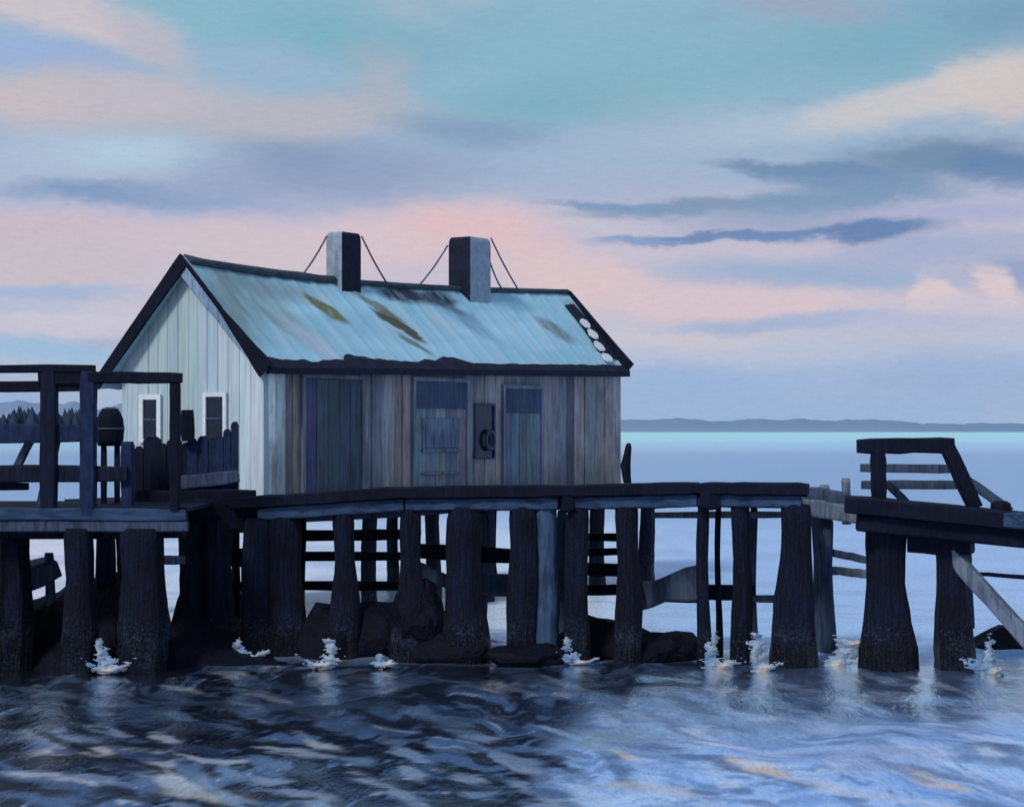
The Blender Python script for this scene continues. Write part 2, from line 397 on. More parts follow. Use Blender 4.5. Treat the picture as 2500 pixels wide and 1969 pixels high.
# far band of pale turquoise shallows below the opposite shore, then open blue
fs = sm(906, 912, PY) * sm(944, 926, PY + 10 * (fbm(GX * .01, GY * .004, 2, 3) - .5))
fs = sm(906, 912, PY) * sm(972, 926, PY + 8 * (fbm(GX * .01, GY * .004, 2, 3) - .5)); mixc(fs, (196, 250, 250), 1.0)
mixc(sm(950, 966, PY) * sm(1130, 1040, PY), (150, 190, 226), .95)
DABS = [ # x, y, rx, ry, tilt, colour, strength
 (120, 1560, 110, 14, -5, (150, 172, 192), .8), (300, 1500, 190, 34, -4, (84, 112, 144), .8), (110, 1465, 55, 32, 10, (120, 152, 184), .9), (210, 1470, 130, 24, 4, (92, 122, 156), .7),
 (480, 1500, 120, 40, -8, (90, 116, 146), .7), (620, 1590, 90, 14, -10, (170, 184, 200), .9), (740, 1520, 120, 50, -6, (84, 112, 146), .8), (790, 1440, 70, 16, -18, (140, 160, 180), .8),
 (130, 1592, 60, 12, 0, (208, 206, 202), .95), (220, 1590, 52, 12, 8, (206, 204, 204), .9), (330, 1610, 70, 16, -14, (190, 200, 206), .95), (380, 1640, 80, 14, -6, (202, 206, 204), .95),
 (440, 1675, 90, 14, -5, (200, 200, 196), .8), (650, 1680, 120, 14, -6, (160, 180, 206), .85), (60, 1640, 140, 20, -12, (92, 122, 160), .8), (90, 1690, 120, 22, -10, (96, 124, 162), .8),
 (760, 1610, 60, 16, -10, (120, 148, 178), .8), (1080, 1400, 60, 40, -35, (92, 118, 150), .85), (1180, 1455, 90, 22, -8, (110, 136, 164), .8), (1020, 1460, 60, 16, -25, (86, 100, 124), .6),
 (950, 1530, 90, 14, -22, (110, 136, 166), .7), (1080, 1580, 130, 12, -14, (142, 172, 204), .9), (880, 1580, 110, 10, -6, (120, 144, 172), .7), (1100, 1690, 90, 10, -20, (110, 136, 168), .6),
 (1330, 1570, 130, 40, 0, (150, 176, 192), .8), (1400, 1600, 90, 36, -10, (132, 160, 200), .8), (1430, 1530, 150, 26, -8, (146, 172, 206), .8),
 (1560, 1500, 160, 40, -6, (150, 180, 220), .8), (1680, 1590, 190, 40, -8, (140, 172, 220), .8), (1900, 1550, 230, 50, -6, (146, 176, 220), .7), (2020, 1510, 90, 20, 0, (110, 136, 170), .7),
 (1820, 1620, 180, 34, -4, (168, 186, 220), .8), (2090, 1600, 130, 18, -10, (120, 142, 178), .7), (1560, 1625, 130, 12, -14, (96, 116, 150), .8), (1680, 1668, 140, 10, -18, (92, 112, 148), .75),
 (1800, 1560, 120, 8, -6, (110, 132, 170), .7), (2020, 1650, 150, 8, -8, (104, 126, 164), .7), (1330, 1640, 50, 16, -40, (92, 112, 140), .7),
 (1610, 1635, 75, 11, -18, (226, 208, 196), .9), (1540, 1618, 26, 12, -30, (226, 212, 196), .8), (1335, 1612, 36, 9, -35, (222, 206, 188), .8), (2010, 1668, 80, 10, -14, (222, 208, 196), .85),
 (1400, 1672, 110, 12, -6, (200, 202, 210), .7), (1330, 1500, 120, 10, -10, (140, 160, 184), .6), (1730, 1525, 120, 22, -4, (156, 182, 216), .7),
]
for (x, y0, y1, w, c) in ((214, 1275, 1365, 15, (236, 216, 200)), (512, 1325, 1372, 16, (228, 218, 208)), (1204, 1320, 1385, 14, (190, 210, 226)), (1508, 1345, 1440, 15, (232, 212, 190)), (1604, 1350, 1450, 16, (236, 210, 184)), (2098, 1345, 1450, 16, (196, 212, 230)), (1790, 1360, 1440, 38, (196, 206, 216))):  # upright light glints painted into the water tint
    sw = PX + 22 * (fbm(GX * .5, GY * .9, 3, 12) - .5) - x - .15 * np.maximum(PY - y1 + 20, 0)
    mixc(sm(w * 1.2, w * .3, np.abs(sw)) * sm(y0 - 8, y0 + 14, PY) * sm(y1 + 16, y1 - 10, PY), c, .95)
DN = fbm(GX * 2.2 + .5 * GY, GY * 2.6, 4, 57)
for (x, y, rx, ry, a, c, s) in DABS:
    ca, sa = math.cos(R(-a)), math.sin(R(-a))
    dx, dy = PX + 70 * wx - x, PY + 26 * wy - y
    u = (dx * ca + dy * sa) / rx; v = (-dx * sa + dy * ca) / ry
    rr = np.sqrt(u * u + v * v) + 1.0 * (fbm(GX * 1.1 + x, GY * 1.3, 3, 7) - .5) + 1.3 * (DN - .5)
    mixc(sm(1.25, .35, rr), c, s)
# short bent strokes of lighter and darker water that follow the eddying current
sr = random.Random(12)
ra = int(np.searchsorted(ys, 17.2)); rb = int(np.searchsorted(ys, 36.5)); ca0 = int(np.searchsorted(xs, -10.9)); cb0 = int(np.searchsorted(xs, 10.9))
SUB = (slice(ra, rb), slice(ca0, cb0)); sPX, sPY = PX[SUB] + 40 * wx[SUB], PY[SUB] + 16 * wy[SUB]; grain = fbm(GX[SUB] * 3.5 + GY[SUB], GY[SUB] * 5, 3, 91)
sub = col[SUB]
for _ in range(300):
    y = sr.uniform(1425, 1730); x = sr.uniform(-60, 2230)
    left = x < 1180 + .5 * (1500 - y) * (y < 1500)
    if left: k = .95; c = sr.choice([(112, 142, 176), (92, 120, 156), (136, 160, 188), (70, 94, 130), (12, 18, 36), (14, 22, 44), (150, 168, 190), (44, 58, 84), (190, 198, 206), (52, 68, 98), (10, 15, 30), (10, 15, 30), (8, 12, 26), (14, 22, 42)])
    else: c = sr.choice([(190, 216, 252), (206, 226, 255), (222, 232, 250), (118, 146, 190), (104, 130, 172), (150, 188, 240), (206, 216, 240), (92, 114, 150)]); k = .62
    rx = sr.uniform(30, 105); ry = sr.uniform(4, 10) * (1 + (y - 1425) / 400)
    a = R(sr.uniform(4, 22) if x < 1300 else sr.uniform(2, 16)); cv = sr.uniform(-.0016, .0022)
    dx, dy = sPX - x, sPY - y; u = dx * math.cos(a) + dy * math.sin(a); v = -dx * math.sin(a) + dy * math.cos(a) + cv * u * u
    rr = np.sqrt((u / rx) ** 2 + (v / ry) ** 2) + 1.1 * (grain - .5)
    m = (sm(1.1, .45, rr) * k)[..., None]; sub = sub * (1 - m) + L3(c) * m
col[SUB] = sub
verts = np.stack([GX, GY, Z], -1).reshape(-1, 3)
idx = np.arange(nx * ny).reshape(ny, nx)
quads = np.stack([idx[:-1, :-1], idx[:-1, 1:], idx[1:, 1:], idx[1:, :-1]], -1).reshape(-1, 4)
me = bpy.data.meshes.new('water')
me.vertices.add(len(verts)); me.vertices.foreach_set('co', verts.astype(np.float32).ravel())
me.loops.add(quads.size); me.loops.foreach_set('vertex_index', quads.astype(np.int32).ravel())
me.polygons.add(len(quads)); me.polygons.foreach_set('loop_start', (np.arange(len(quads)) * 4).astype(np.int32))
me.polygons.foreach_set('use_smooth', np.ones(len(quads), dtype=bool))
me.update(); me.validate()
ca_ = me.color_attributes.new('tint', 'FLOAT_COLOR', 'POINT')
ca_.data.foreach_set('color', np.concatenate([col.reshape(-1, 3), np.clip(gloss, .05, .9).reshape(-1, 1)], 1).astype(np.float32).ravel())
water = bpy.data.objects.new('water', me); COL.objects.link(water); water['kind'] = 'structure'
mw = bpy.data.materials.new('sea_water'); mw.use_nodes = True; t = NT(mw.node_tree); t.n.clear()
oc = t.new('ShaderNodeTexCoord').outputs['Object']
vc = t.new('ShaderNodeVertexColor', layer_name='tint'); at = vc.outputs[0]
s1 = t.noise(t.mapping(oc, rot=(0, 0, .12), scale=(1.0, .35, 1)), 3.2, 5, .62, distortion=1.2)
s2 = t.noise(t.mapping(oc, rot=(0, 0, -.15), scale=(1.4, .30, 1)), 14, 4, .6, distortion=.6)
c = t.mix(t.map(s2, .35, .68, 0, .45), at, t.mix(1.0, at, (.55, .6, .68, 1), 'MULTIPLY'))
hgt = t.math('ADD', t.math('MULTIPLY', s1, .8), t.math('MULTIPLY', s2, .2))
bn = t.new('ShaderNodeBump'); bn.inputs['Strength'].default_value = .30; bn.inputs['Distance'].default_value = .10; t.link(hgt, bn.inputs['Height'])
df = t.new('ShaderNodeBsdfDiffuse'); t.link(c, df.inputs[0]); t.link(bn.outputs[0], df.inputs['Normal'])
gl = t.new('ShaderNodeBsdfGlossy'); gl.inputs['Roughness'].default_value = .12; gl.inputs[0].default_value = (.86, .93, 1.0, 1); t.link(bn.outputs[0], gl.inputs['Normal'])
fr = t.new('ShaderNodeFresnel'); fr.inputs[0].default_value = 1.33; t.link(bn.outputs[0], fr.inputs['Normal'])
ms = t.new('ShaderNodeMixShader'); t.link(t.math('MULTIPLY', t.map(fr.outputs[0], 0, .40, .12, 1.0, False), vc.outputs[1]), ms.inputs[0])
t.link(df.outputs[0], ms.inputs[1]); t.link(gl.outputs[0], ms.inputs[2])
mo = t.new('ShaderNodeOutputMaterial'); t.link(ms.outputs[0], mo.inputs[0])
me.materials.append(mw)

# ------------------------------------------------------------------ far shore
def shore():
    m = plain('haze_tinted_woodland', lin((140, 164, 190)), .95, .05, .25)  # distance haze painted into the base colour
    V, Fc = [], []
    D0 = 2600.; n = 420
    for i in range(n + 1):
        x = -1500 + 5200 * i / n
        hpx = 30 - .014 * (x - 1300) if x > 600 else 34
        hpx += 9 * (mnoise.noise((x / 210., 1.3, 0))) + 5 * mnoise.noise((x / 45., 4.3, 0)) + 1.6 * mnoise.noise((x / 11., 8.3, 0))
        if x < 640:
            k = min(1, (640 - x) / 300.); hpx += k * (24 + 10 * mnoise.noise((x / 60., 2.2, 5)))
        X = (x - CX) / F * D0; h = max(4, hpx / F * D0)
        z = lambda q: h * q
        for (dy, q) in ((0, -.05), (15, .30), (60, .72), (160, 1.0), (420, 1.12), (900, .9), (1500, -.05)):
            V.append((X * (1 + dy / D0), D0 + dy, z(q) + (h * .10 * mnoise.noise((x / 17., dy / 40., 3)) if q > 0 else 0)))
    for i in range(n):
        for k in range(6): Fc.append((i * 7 + k, (i + 1) * 7 + k, (i + 1) * 7 + k + 1, i * 7 + k + 1))
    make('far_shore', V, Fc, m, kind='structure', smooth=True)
shore()
def near_wood():
    """dark wooded point seen over the left-hand rail"""
    m = plain('spruce_woodland', lin((58, 72, 92)), .95, .05, .3)
    rnd = random.Random(4); V, Fc = [], []
    D0 = 900.
    for i in range(150):
        x = rnd.uniform(-420, 300); d = D0 + rnd.uniform(-20, 60)
        env = 38 + 22 * math.exp(-((x - 45) / 45.) ** 2) + 14 * math.exp(-((x - 155) / 35.) ** 2) + 10 * math.exp(-((x - 236) / 20.) ** 2)
        hp = env * rnd.uniform(.72, 1.0); w = rnd.uniform(9, 17)
        X = (x - CX) / F * d; h = (hp + 12) / F * d; r = w / F * d; b = len(V); nn = 7
        for (q, k) in ((-.06, .5), (.2, 1.0), (.5, .8), (.78, .42), (1.0, .05)):
            for j in range(nn):
                a = 6.283 * j / nn; e = k * r * rnd.uniform(.75, 1.2)
                V.append((X + e * math.cos(a), d + e * math.sin(a), h * q))
        for l in range(4):
            for j in range(nn): Fc.append((b + l * nn + j, b + l * nn + (j + 1) % nn, b + (l + 1) * nn + (j + 1) % nn, b + (l + 1) * nn + j))
    o = make('distant_wood', V, Fc, m, kind='stuff', smooth=True)
    tag(o, 'dark wooded point far across the water behind the left-hand railing', 'wood')
    V, Fc = [], []
    n = 60
    for i in range(n + 1):
        x = -520 + 860 * i / n; X = (x - CX) / F * D0; e = min(1, i / 6, (n - i) / 6)
        for (dy, q) in ((-30, -.5), (-22, 1.2), (0, 4), (80, 6), (120, -.5)):
            V.append((X, D0 + dy, q * e + .6 * mnoise.noise((x / 20., dy / 9., 0)) * e - .3))
    for i in range(n):
        for k in range(4): Fc.append((i * 5 + k, (i + 1) * 5 + k, (i + 1) * 5 + k + 1, i * 5 + k + 1))
    make('headland', V, Fc, plain('headland_grass', lin((90, 108, 128)), .95, .05), kind='structure', smooth=True)
near_wood()

# ------------------------------------------------------------------ the shed on its platform
DP = 40.0
P0 = Vector((-5.02, 40.0)); LV = Vector((8.15, 12.4)) * .9626; LU = LV.normalized(); NB = Vector((-LU.y, LU.x))  # NB: towards the back-left
HW = 1.95                      # half width
ZB = 2.55
zE0, zE1 = 5.33, 5.56; zR0, zR1 = 7.48, 7.66
def gpt(u, w, z):
    """u metres along the long wall, w metres back across the gable"""
    q = P0 + LU * u + NB * w; return Vector((q.x, q.y, z))
LEN = LV.length
shed = thing('net_shed', 'weathered grey shed with pale blue metal roof and two chimneys standing on the pier', 'shed', (P0.x + 2.5, P0.y + 7, ZB))
def on_plane(x, y, o, n):
    d = Vector(((x - CX) / F, 1, -(y - HZ) / F)); c0 = Vector((0, 0, EYE)); s = (o - c0).dot(n) / d.dot(n); return c0 + d * s
fn = Vector((LU.y, -LU.x, 0)); gn = Vector((-LU.x, -LU.y, 0))       # outward normals of long wall and gable
FO = gpt(0, 0, ZB)
def front_uz(x, y): p = on_plane(x, y, FO, fn); return (Vector((p.x, p.y)) - P0).dot(LU), p.z
def gable_wz(x, y): p = on_plane(x, y, FO, gn); return (Vector((p.x, p.y)) - P0).dot(NB), p.z
def slab(name, poly, off0, off1, axis, mat, parent, color=None, smooth=False):
    """polygon in wall coordinates pushed from off0 to off1 along the outward normal; axis 'f' long wall, 'g' gable"""
    pts = []
    for off in (off0, off1):
        for (a, z) in poly:
            b = (gpt(a, 0, z) + fn * off) if axis == 'f' else (gpt(0, a, z) + gn * off)
            pts.append(b)
    n = len(poly); Fc = [tuple(range(n)), tuple(range(n, 2 * n))] + [(i, (i + 1) % n, n + (i + 1) % n, n + i) for i in range(n)]
    o = make(name, pts, Fc, mat, parent)
    if color: o.color = color
    return o
def eave_z(u): return zE0 + (zE1 - zE0) * u / LEN
# core walls (just inside the boards)
def core():
    i = .03
    V = [gpt(i, i, ZB), gpt(LEN - i, i, ZB), gpt(LEN - i, 2 * HW - i, ZB), gpt(i, 2 * HW - i, ZB),
         gpt(i, i, zE0 - .06), gpt(LEN - i, i, zE1 - .06), gpt(LEN - i, 2 * HW - i, zE1 - .06), gpt(i, 2 * HW - i, zE0 - .06),
         gpt(i, HW, zR0 - .30), gpt(LEN - i, HW, zR1 - .45)]
    Fc = [(0, 1, 5, 4), (1, 2, 6, 9, 5), (2, 3, 7, 6), (3, 0, 4, 8, 7), (4, 5, 9, 8), (6, 7, 8, 9), (0, 3, 2, 1)]
    make('wall', V, Fc, M_SLATE, shed)
core()
STR = [ # column span and colour of the long wall's boards
 (557, 581, (148, 170, 184)), (581, 604, (118, 140, 160)), (604, 618, (74, 78, 90)), (618, 635, (96, 99, 106)), (635, 660, (52, 66, 96)), (660, 690, (56, 70, 98)), (690, 725, (52, 66, 92)), (725, 762, (46, 58, 86)),
 (762, 784, (86, 104, 126)), (784, 806, (70, 82, 112)), (806, 832, (104, 112, 128)), (832, 850, (88, 92, 102)), (850, 872, (104, 106, 120)), (872, 900, (84, 92, 112)), (900, 930, (80, 92, 112)), (930, 960, (84, 96, 116)), (960, 985, (66, 80, 108)),
 (985, 1002, (86, 96, 116)), (1002, 1024, (90, 98, 116)), (1024, 1046, (96, 104, 120)), (1046, 1064, (112, 116, 128)), (1064, 1090, (78, 92, 118)), (1090, 1116, (78, 98, 118)), (1116, 1140, (74, 94, 118)), (1140, 1158, (96, 102, 120)), (1158, 1178, (88, 92, 114)), (1178, 1199, (82, 94, 116)),
 (1199, 1215, (44, 52, 74)), (1215, 1236, (108, 112, 124)), (1236, 1258, (94, 104, 118)), (1258, 1278, (98, 104, 114)), (1278, 1296, (110, 112, 122)), (1296, 1313, (120, 122, 134))]
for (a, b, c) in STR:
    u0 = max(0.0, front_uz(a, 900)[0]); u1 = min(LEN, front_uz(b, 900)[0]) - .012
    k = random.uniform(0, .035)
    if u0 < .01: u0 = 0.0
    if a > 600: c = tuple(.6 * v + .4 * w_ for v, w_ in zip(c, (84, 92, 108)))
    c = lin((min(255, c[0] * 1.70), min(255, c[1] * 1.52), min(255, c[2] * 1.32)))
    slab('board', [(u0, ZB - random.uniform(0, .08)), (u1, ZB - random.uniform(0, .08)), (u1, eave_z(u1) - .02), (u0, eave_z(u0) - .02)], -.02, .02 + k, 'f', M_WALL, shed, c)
# gable boards
gb = [557, 532, 508, 484, 462, 440, 420, 400, 378, 356, 336, 316, 294, 272, 252, 240]
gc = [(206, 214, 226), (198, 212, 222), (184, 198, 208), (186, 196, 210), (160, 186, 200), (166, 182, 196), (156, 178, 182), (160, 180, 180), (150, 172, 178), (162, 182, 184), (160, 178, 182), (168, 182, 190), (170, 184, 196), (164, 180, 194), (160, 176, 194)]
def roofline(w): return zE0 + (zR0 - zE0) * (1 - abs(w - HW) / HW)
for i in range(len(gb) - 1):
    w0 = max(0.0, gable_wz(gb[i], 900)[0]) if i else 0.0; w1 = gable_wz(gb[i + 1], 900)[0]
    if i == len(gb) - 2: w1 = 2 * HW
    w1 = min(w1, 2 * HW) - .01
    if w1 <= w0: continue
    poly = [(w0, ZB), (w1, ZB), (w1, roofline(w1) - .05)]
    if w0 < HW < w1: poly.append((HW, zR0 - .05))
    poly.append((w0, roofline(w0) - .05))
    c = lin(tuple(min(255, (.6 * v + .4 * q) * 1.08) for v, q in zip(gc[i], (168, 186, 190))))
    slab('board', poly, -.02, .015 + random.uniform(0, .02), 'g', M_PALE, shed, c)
# corner post
slab('corner_board', [(-.05, ZB), (.10, ZB), (.10, zE0 - .05), (-.05, zE0 - .05)], .025, .06, 'f', M_PALE, shed, lin((176, 194, 204)))

def rect(axis, x0, y0, x1, y1):
    fnc = front_uz if axis == 'f' else gable_wz
    a0, z1 = fnc(x0, y0); a1, z0 = fnc(x1, y1)
    if a0 > a1: a0, a1 = a1, a0
    zm1 = max(z0, z1); zm0 = min(z0, z1)
    return a0, zm0, a1, zm1
def inset_window(axis, x0, y0, x1, y1, fw, fmat, pmat, bars=True, fcol=None, name='window'):
    a0, z0, a1, z1 = rect(axis, x0, y0, x1, y1)
    win = slab(name, [(a0, z0), (a1, z0), (a1, z1), (a0, z1)], .055, .062, axis, pmat, shed)   # the pane carries its frame
    for poly in ([(a0 - fw, z0 - fw * .6), (a0, z0 - fw * .6), (a0, z1 + fw), (a0 - fw, z1 + fw)], [(a1, z0 - fw * .6), (a1 + fw, z0 - fw * .6), (a1 + fw, z1 + fw), (a1, z1 + fw)],
                 [(a0, z1), (a1, z1), (a1, z1 + fw), (a0, z1 + fw)], [(a0, z0 - fw * .6), (a1, z0 - fw * .6), (a1, z0), (a0, z0)]):
        o = slab('frame', poly, .055, .10, axis, fmat, win)
        if fcol: o.color = fcol
    if bars:
        zm = (z0 + z1) / 2; am = (a0 + a1) / 2
        slab('glazing_bar', [(a0, zm - .02), (a1, zm - .02), (a1, zm + .02), (a0, zm + .02)], .063, .08, axis, M_SLATE, win)
    return win
inset_window('g', 309, 846, 338, 930, .11, M_WHITE, M_GLASS)
inset_window('g', 442, 840, 478, 932, .09, M_WHITE, M_GLASS)
inset_window('f', 1003, 858, 1040, 968, .05, M_SLATE, M_GLASS, bars=False)
# sliding door, two plank doors
def door(x0, y0, x1, c, top_dark=True, planks=5, light=None):
    a0, z0, a1, z1 = rect('f', x0, y0, x1, 1030)
    d = slab('door', [(a0, ZB + .02), (a1, ZB + .02), (a1, z1), (a0, z1)], .056, .075, 'f', M_NAVY, shed)
    for i in range(planks):
        p0 = a0 + (a1 - a0) * i / planks; p1 = a0 + (a1 - a0) * (i + 1) / planks - .015
        o = slab('plank', [(p0, ZB + .03), (p1, ZB + .03), (p1, z1 - .01), (p0, z1 - .01)], .076, .095 + random.uniform(0, .015), 'f', M_WALL, d, lin(tuple(v * random.uniform(.92, 1.1) for v in c)))
    if top_dark:
        zt = z1 - (z1 - ZB) * .24
        o = slab('transom', [(a0, zt), (a1, zt), (a1, z1), (a0, z1)], .115, .135, 'f', M_WALL, d); o.color = lin((66, 82, 108))
    fw = .09
    for poly in ([(a0 - fw, ZB), (a0, ZB), (a0, z1 + fw), (a0 - fw, z1 + fw)], [(a1, ZB), (a1 + fw, ZB), (a1 + fw, z1 + fw), (a1, z1 + fw)], [(a0, z1), (a1, z1), (a1, z1 + fw), (a0, z1 + fw)]):
        slab('frame', poly, .056, .13, 'f', M_WALL, d, lin((128, 134, 148)))
    return d, a0, a1, z1
door(638, 800, 758, (84, 96, 112), top_dark=False, planks=5)
d1, a0, a1, z1 = door(872, 806, 980, (128, 134, 146))
zt = z1 - (z1 - ZB) * .30
slab('pane', [(a0 + .25, zt - .75), (a1 - .30, zt - .75), (a1 - .30, zt - .08), (a0 + .25, zt - .08)], .116, .125, 'f', M_GREY, d1)
slab('ledge', [(a0 + .22, zt - .84), (a1 - .27, zt - .84), (a1 - .27, zt - .76), (a0 + .22, zt - .76)], .116, .15, 'f', M_GREY, d1)
slab('ledge', [(a0 + .22, zt - 1.34), (a1 - .27, zt - 1.34), (a1 - .27, zt - 1.28), (a0 + .22, zt - 1.28)], .116, .15, 'f', M_GREY, d1)
door(1062, 822, 1138, (114, 124, 138))
# pale life-ring hanging in the window opening's lower part
def ring():
    a0, z0, a1, z1 = rect('f', 1014, 905, 1042, 958)
    c = gpt((a0 + a1) / 2, 0, (z0 + z1) / 2) + fn * .14; V, Fc = [], []
    for i in range(20):
        t = 2 * math.pi * i / 20; d = Vector((LU.x, LU.y, 0)) * math.cos(t) * .8 + Vector((0, 0, 1)) * math.sin(t)
        for k in range(6):
            s = 2 * math.pi * k / 6; V.append(c + d * (.21 + .055 * math.cos(s)) + fn * .05 * math.sin(s))
    for i in range(20):
        for k in range(6): Fc.append((i * 6 + k, i * 6 + (k + 1) % 6, ((i + 1) % 20) * 6 + (k + 1) % 6, ((i + 1) % 20) * 6 + k))
    tag(make('rope_coil', V, Fc, M_SLATE, smooth=True), 'small coil of dull grey rope hung on the narrow dark window of the shed', 'rope')
ring()

# roof --------------------------------------------------------------
OH = .20                                   # gable overhang towards the viewer
def lerp(a, b, t): return a + (b - a) * t
R0 = gpt(-OH, HW, zR0 - .03); E0 = gpt(-OH * .6, -.22, zE0 - .13)
R1 = on_plane(1203, 622, gpt(0, HW, 0), Vector((LU.y, -LU.x, 0))); R1 = Vector((R1.x, R1.y, R1.z))
E1 = gpt(LEN - .12, -.28, zE1 - .08)
B0 = gpt(-OH - .15, 2 * HW + .42, zE0 - .45); B1 = gpt(LEN + .35, 2 * HW + .35, zE1 - .3)
def rdg(u): return R0.lerp(R1, u) - Vector((0, 0, .20 * math.sin(math.pi * min(max(u, 0), 1) ** .8)))
def rpt(u, v): return rdg(u).lerp(E0.lerp(E1, u), v)
def proj(p): return CX + F * p.x / p.y, HZ - (p.z - EYE) * F / p.y
def rinv(x, y):
    u = v = .5
    for _ in range(30):
        X, Y = proj(rpt(u, v)); e = 1e-3
        xu, yu = proj(rpt(u + e, v)); xv, yv = proj(rpt(u, v + e))
        a, b, c, d = (xu - X) / e, (xv - X) / e, (yu - Y) / e, (yv - Y) / e; det = a * d - b * c
        dx, dy = x - X, y - Y; u += (d * dx - b * dy) / det; v += (-c * dx + a * dy) / det
    return u, v
def roof_mat():
    m, t, b = material('painted_tin_roof', .5, .45)
    uvn = t.new('ShaderNodeUVMap'); uvn.uv_map = 'slope'; v = uvn.outputs[0]
    n0 = t.vmath('SUBTRACT', t.noise(v, 7, 4, .6, True), (.5, .5, .5))
    w = t.vmath('ADD', v, t.vmath('MULTIPLY', n0, (.035, .09, 0)))
    streak = t.noise(t.mapping(v, rot=(0, 0, .05), scale=(15, 1.3, 1)), 1.6, 5, .6)
    big = t.noise(v, 3.0, 3, .5)
    c = t.mix(t.map(big, .35, .65), lin((148, 198, 214)), lin((166, 212, 228)))
    c = t.mix(t.map(streak, .46, .72, 0, .75), c, lin((182, 204, 214)))
    c = t.mix(t.map(streak, .42, .22, 0, .6), c, lin((104, 150, 176)))
    sep = t.new('ShaderNodeSeparateXYZ'); t.link(v, sep.inputs[0])
    def st(x, y, rx, ry, rot, soft, colr_, k):
        nonlocal c
        u_, v_ = rinv(x, y)
        mk = t.blob(w, u_, v_, rx, ry, R(rot), soft)
        mk = t.math('MULTIPLY', mk, t.map(streak, .25, .6, .35, 1.0)); c = t.mix(t.math('MULTIPLY', mk, k), c, lin(colr_))
    st(490, 640, .075, .55, 6, .7, (112, 130, 128), .85); st(560, 610, .10, .16, 0, .8, (120, 142, 144), .8)
    st(640, 700, .03, .40, -4, .7, (132, 148, 130), .6); st(690, 655, .022, .17, -8, .4, (112, 114, 78), 1.1); st(600, 690, .02, .25, -8, .6, (124, 134, 112), .6)
    st(672, 730, .030, .28, -6, .6, (190, 206, 224), .8); st(750, 610, .08, .10, 0, .8, (150, 176, 190), .6)
    st(800, 650, .018, .20, -10, .5, (92, 92, 60), .9); st(845, 690, .022, .20, -10, .35, (78, 74, 48), 1.2); st(880, 730, .012, .14, -10, .5, (96, 92, 66), .8)
    st(850, 624, .06, .11, 0, .5, (34, 42, 56), 1.2); st(925, 632, .055, .12, 0, .5, (38, 46, 60), 1.15); st(700, 600, .2, .035, 0, .7, (90, 100, 96), .8); st(960, 655, .022, .20, -12, .7, (70, 90, 112), .8)
    st(1000, 690, .03, .25, -10, .8, (96, 128, 156), .6)
    st(1178, 700, .032, .17, -8, .5, (112, 120, 118), .9); st(1100, 650, .05, .1, 0, .8, (116, 160, 186), .5)
    st(1230, 670, .02, .20, 0, .8, (92, 120, 140), .7)
    t.link(c, b.inputs['Base Color'])
    bump(t, b, streak, .4, .02)
    return m
M_ROOF = roof_mat()
NS = 22
def sheet(u0, u1, side=0, lift=0.0):
    nv, nu = 6, 4; V, UV, Fc = [], [], []
    for i in range(nu + 1):
        uu = lerp(u0, u1, i / nu)
        rib = (.022 if i in (0, nu) else .0) + lift
        for j in range(nv + 1):
            vv_ = j / nv * (1 + (.012 * random.uniform(-1, 1) if j == nv else 0))
            p = rpt(uu, vv_) if side == 0 else rdg(uu).lerp(B0.lerp(B1, uu), vv_)
            V.append(p + Vector((0, 0, rib + random.uniform(-.008, .008)))); UV.append((uu, vv_ if side == 0 else vv_ + 3))
    n = len(V)
    V2 = V + [p - Vector((0, 0, .05 + lift)) for p in V]
    for i in range(nu):
        for j in range(nv):
            a = i * (nv + 1) + j; q = (a, a + 1, a + nv + 2, a + nv + 1); Fc.append(q); Fc.append(tuple(k + n for k in reversed(q)))
    for i in range(nu):
        a = i * (nv + 1) + nv; Fc.append((a, a + nv + 1, a + nv + 1 + n, a + n)); a = i * (nv + 1); Fc.append((a, a + nv + 1, a + nv + 1 + n, a + n))
    for j in range(nv):
        Fc.append((j, j + 1, j + 1 + n, j + n)); a = nu * (nv + 1) + j; Fc.append((a, a + 1, a + 1 + n, a + n))
    o = make('roof_sheet', V2, Fc, M_ROOF, shed)
    ul = o.data.uv_layers.new(name='slope'); UVd = UV + UV
    for lp in o.data.loops: ul.data[lp.index].uv = UVd[lp.vertex_index]
for i in range(NS):
    sheet(i / NS, (i + 1) / NS - .0012, 0, random.uniform(0, .012))
for i in range(11):
    sheet(i / 11, (i + 1) / 11 - .0012, 1, random.uniform(0, .012))
M_RIDGE = plain('rusted_ridge_iron', lin((72, 84, 92)), .8, .2)
def tube(name, pts, r, mat, parent, sides=8, jit=.15, box=False):
    V, Fc = sweep(pts, [(r if not isinstance(r, list) else r[i],) * 2 for i in range(len(pts))], sides, jitter=jit, box=box)
    return make(name, V, Fc, mat, parent, smooth=True)
rp = [rdg(i / 24) + Vector((0, 0, .05)) for i in range(25)]
tube('ridge_cap', rp, [.10 if i < 9 else .075 for i in range(25)], M_RIDGE, shed)
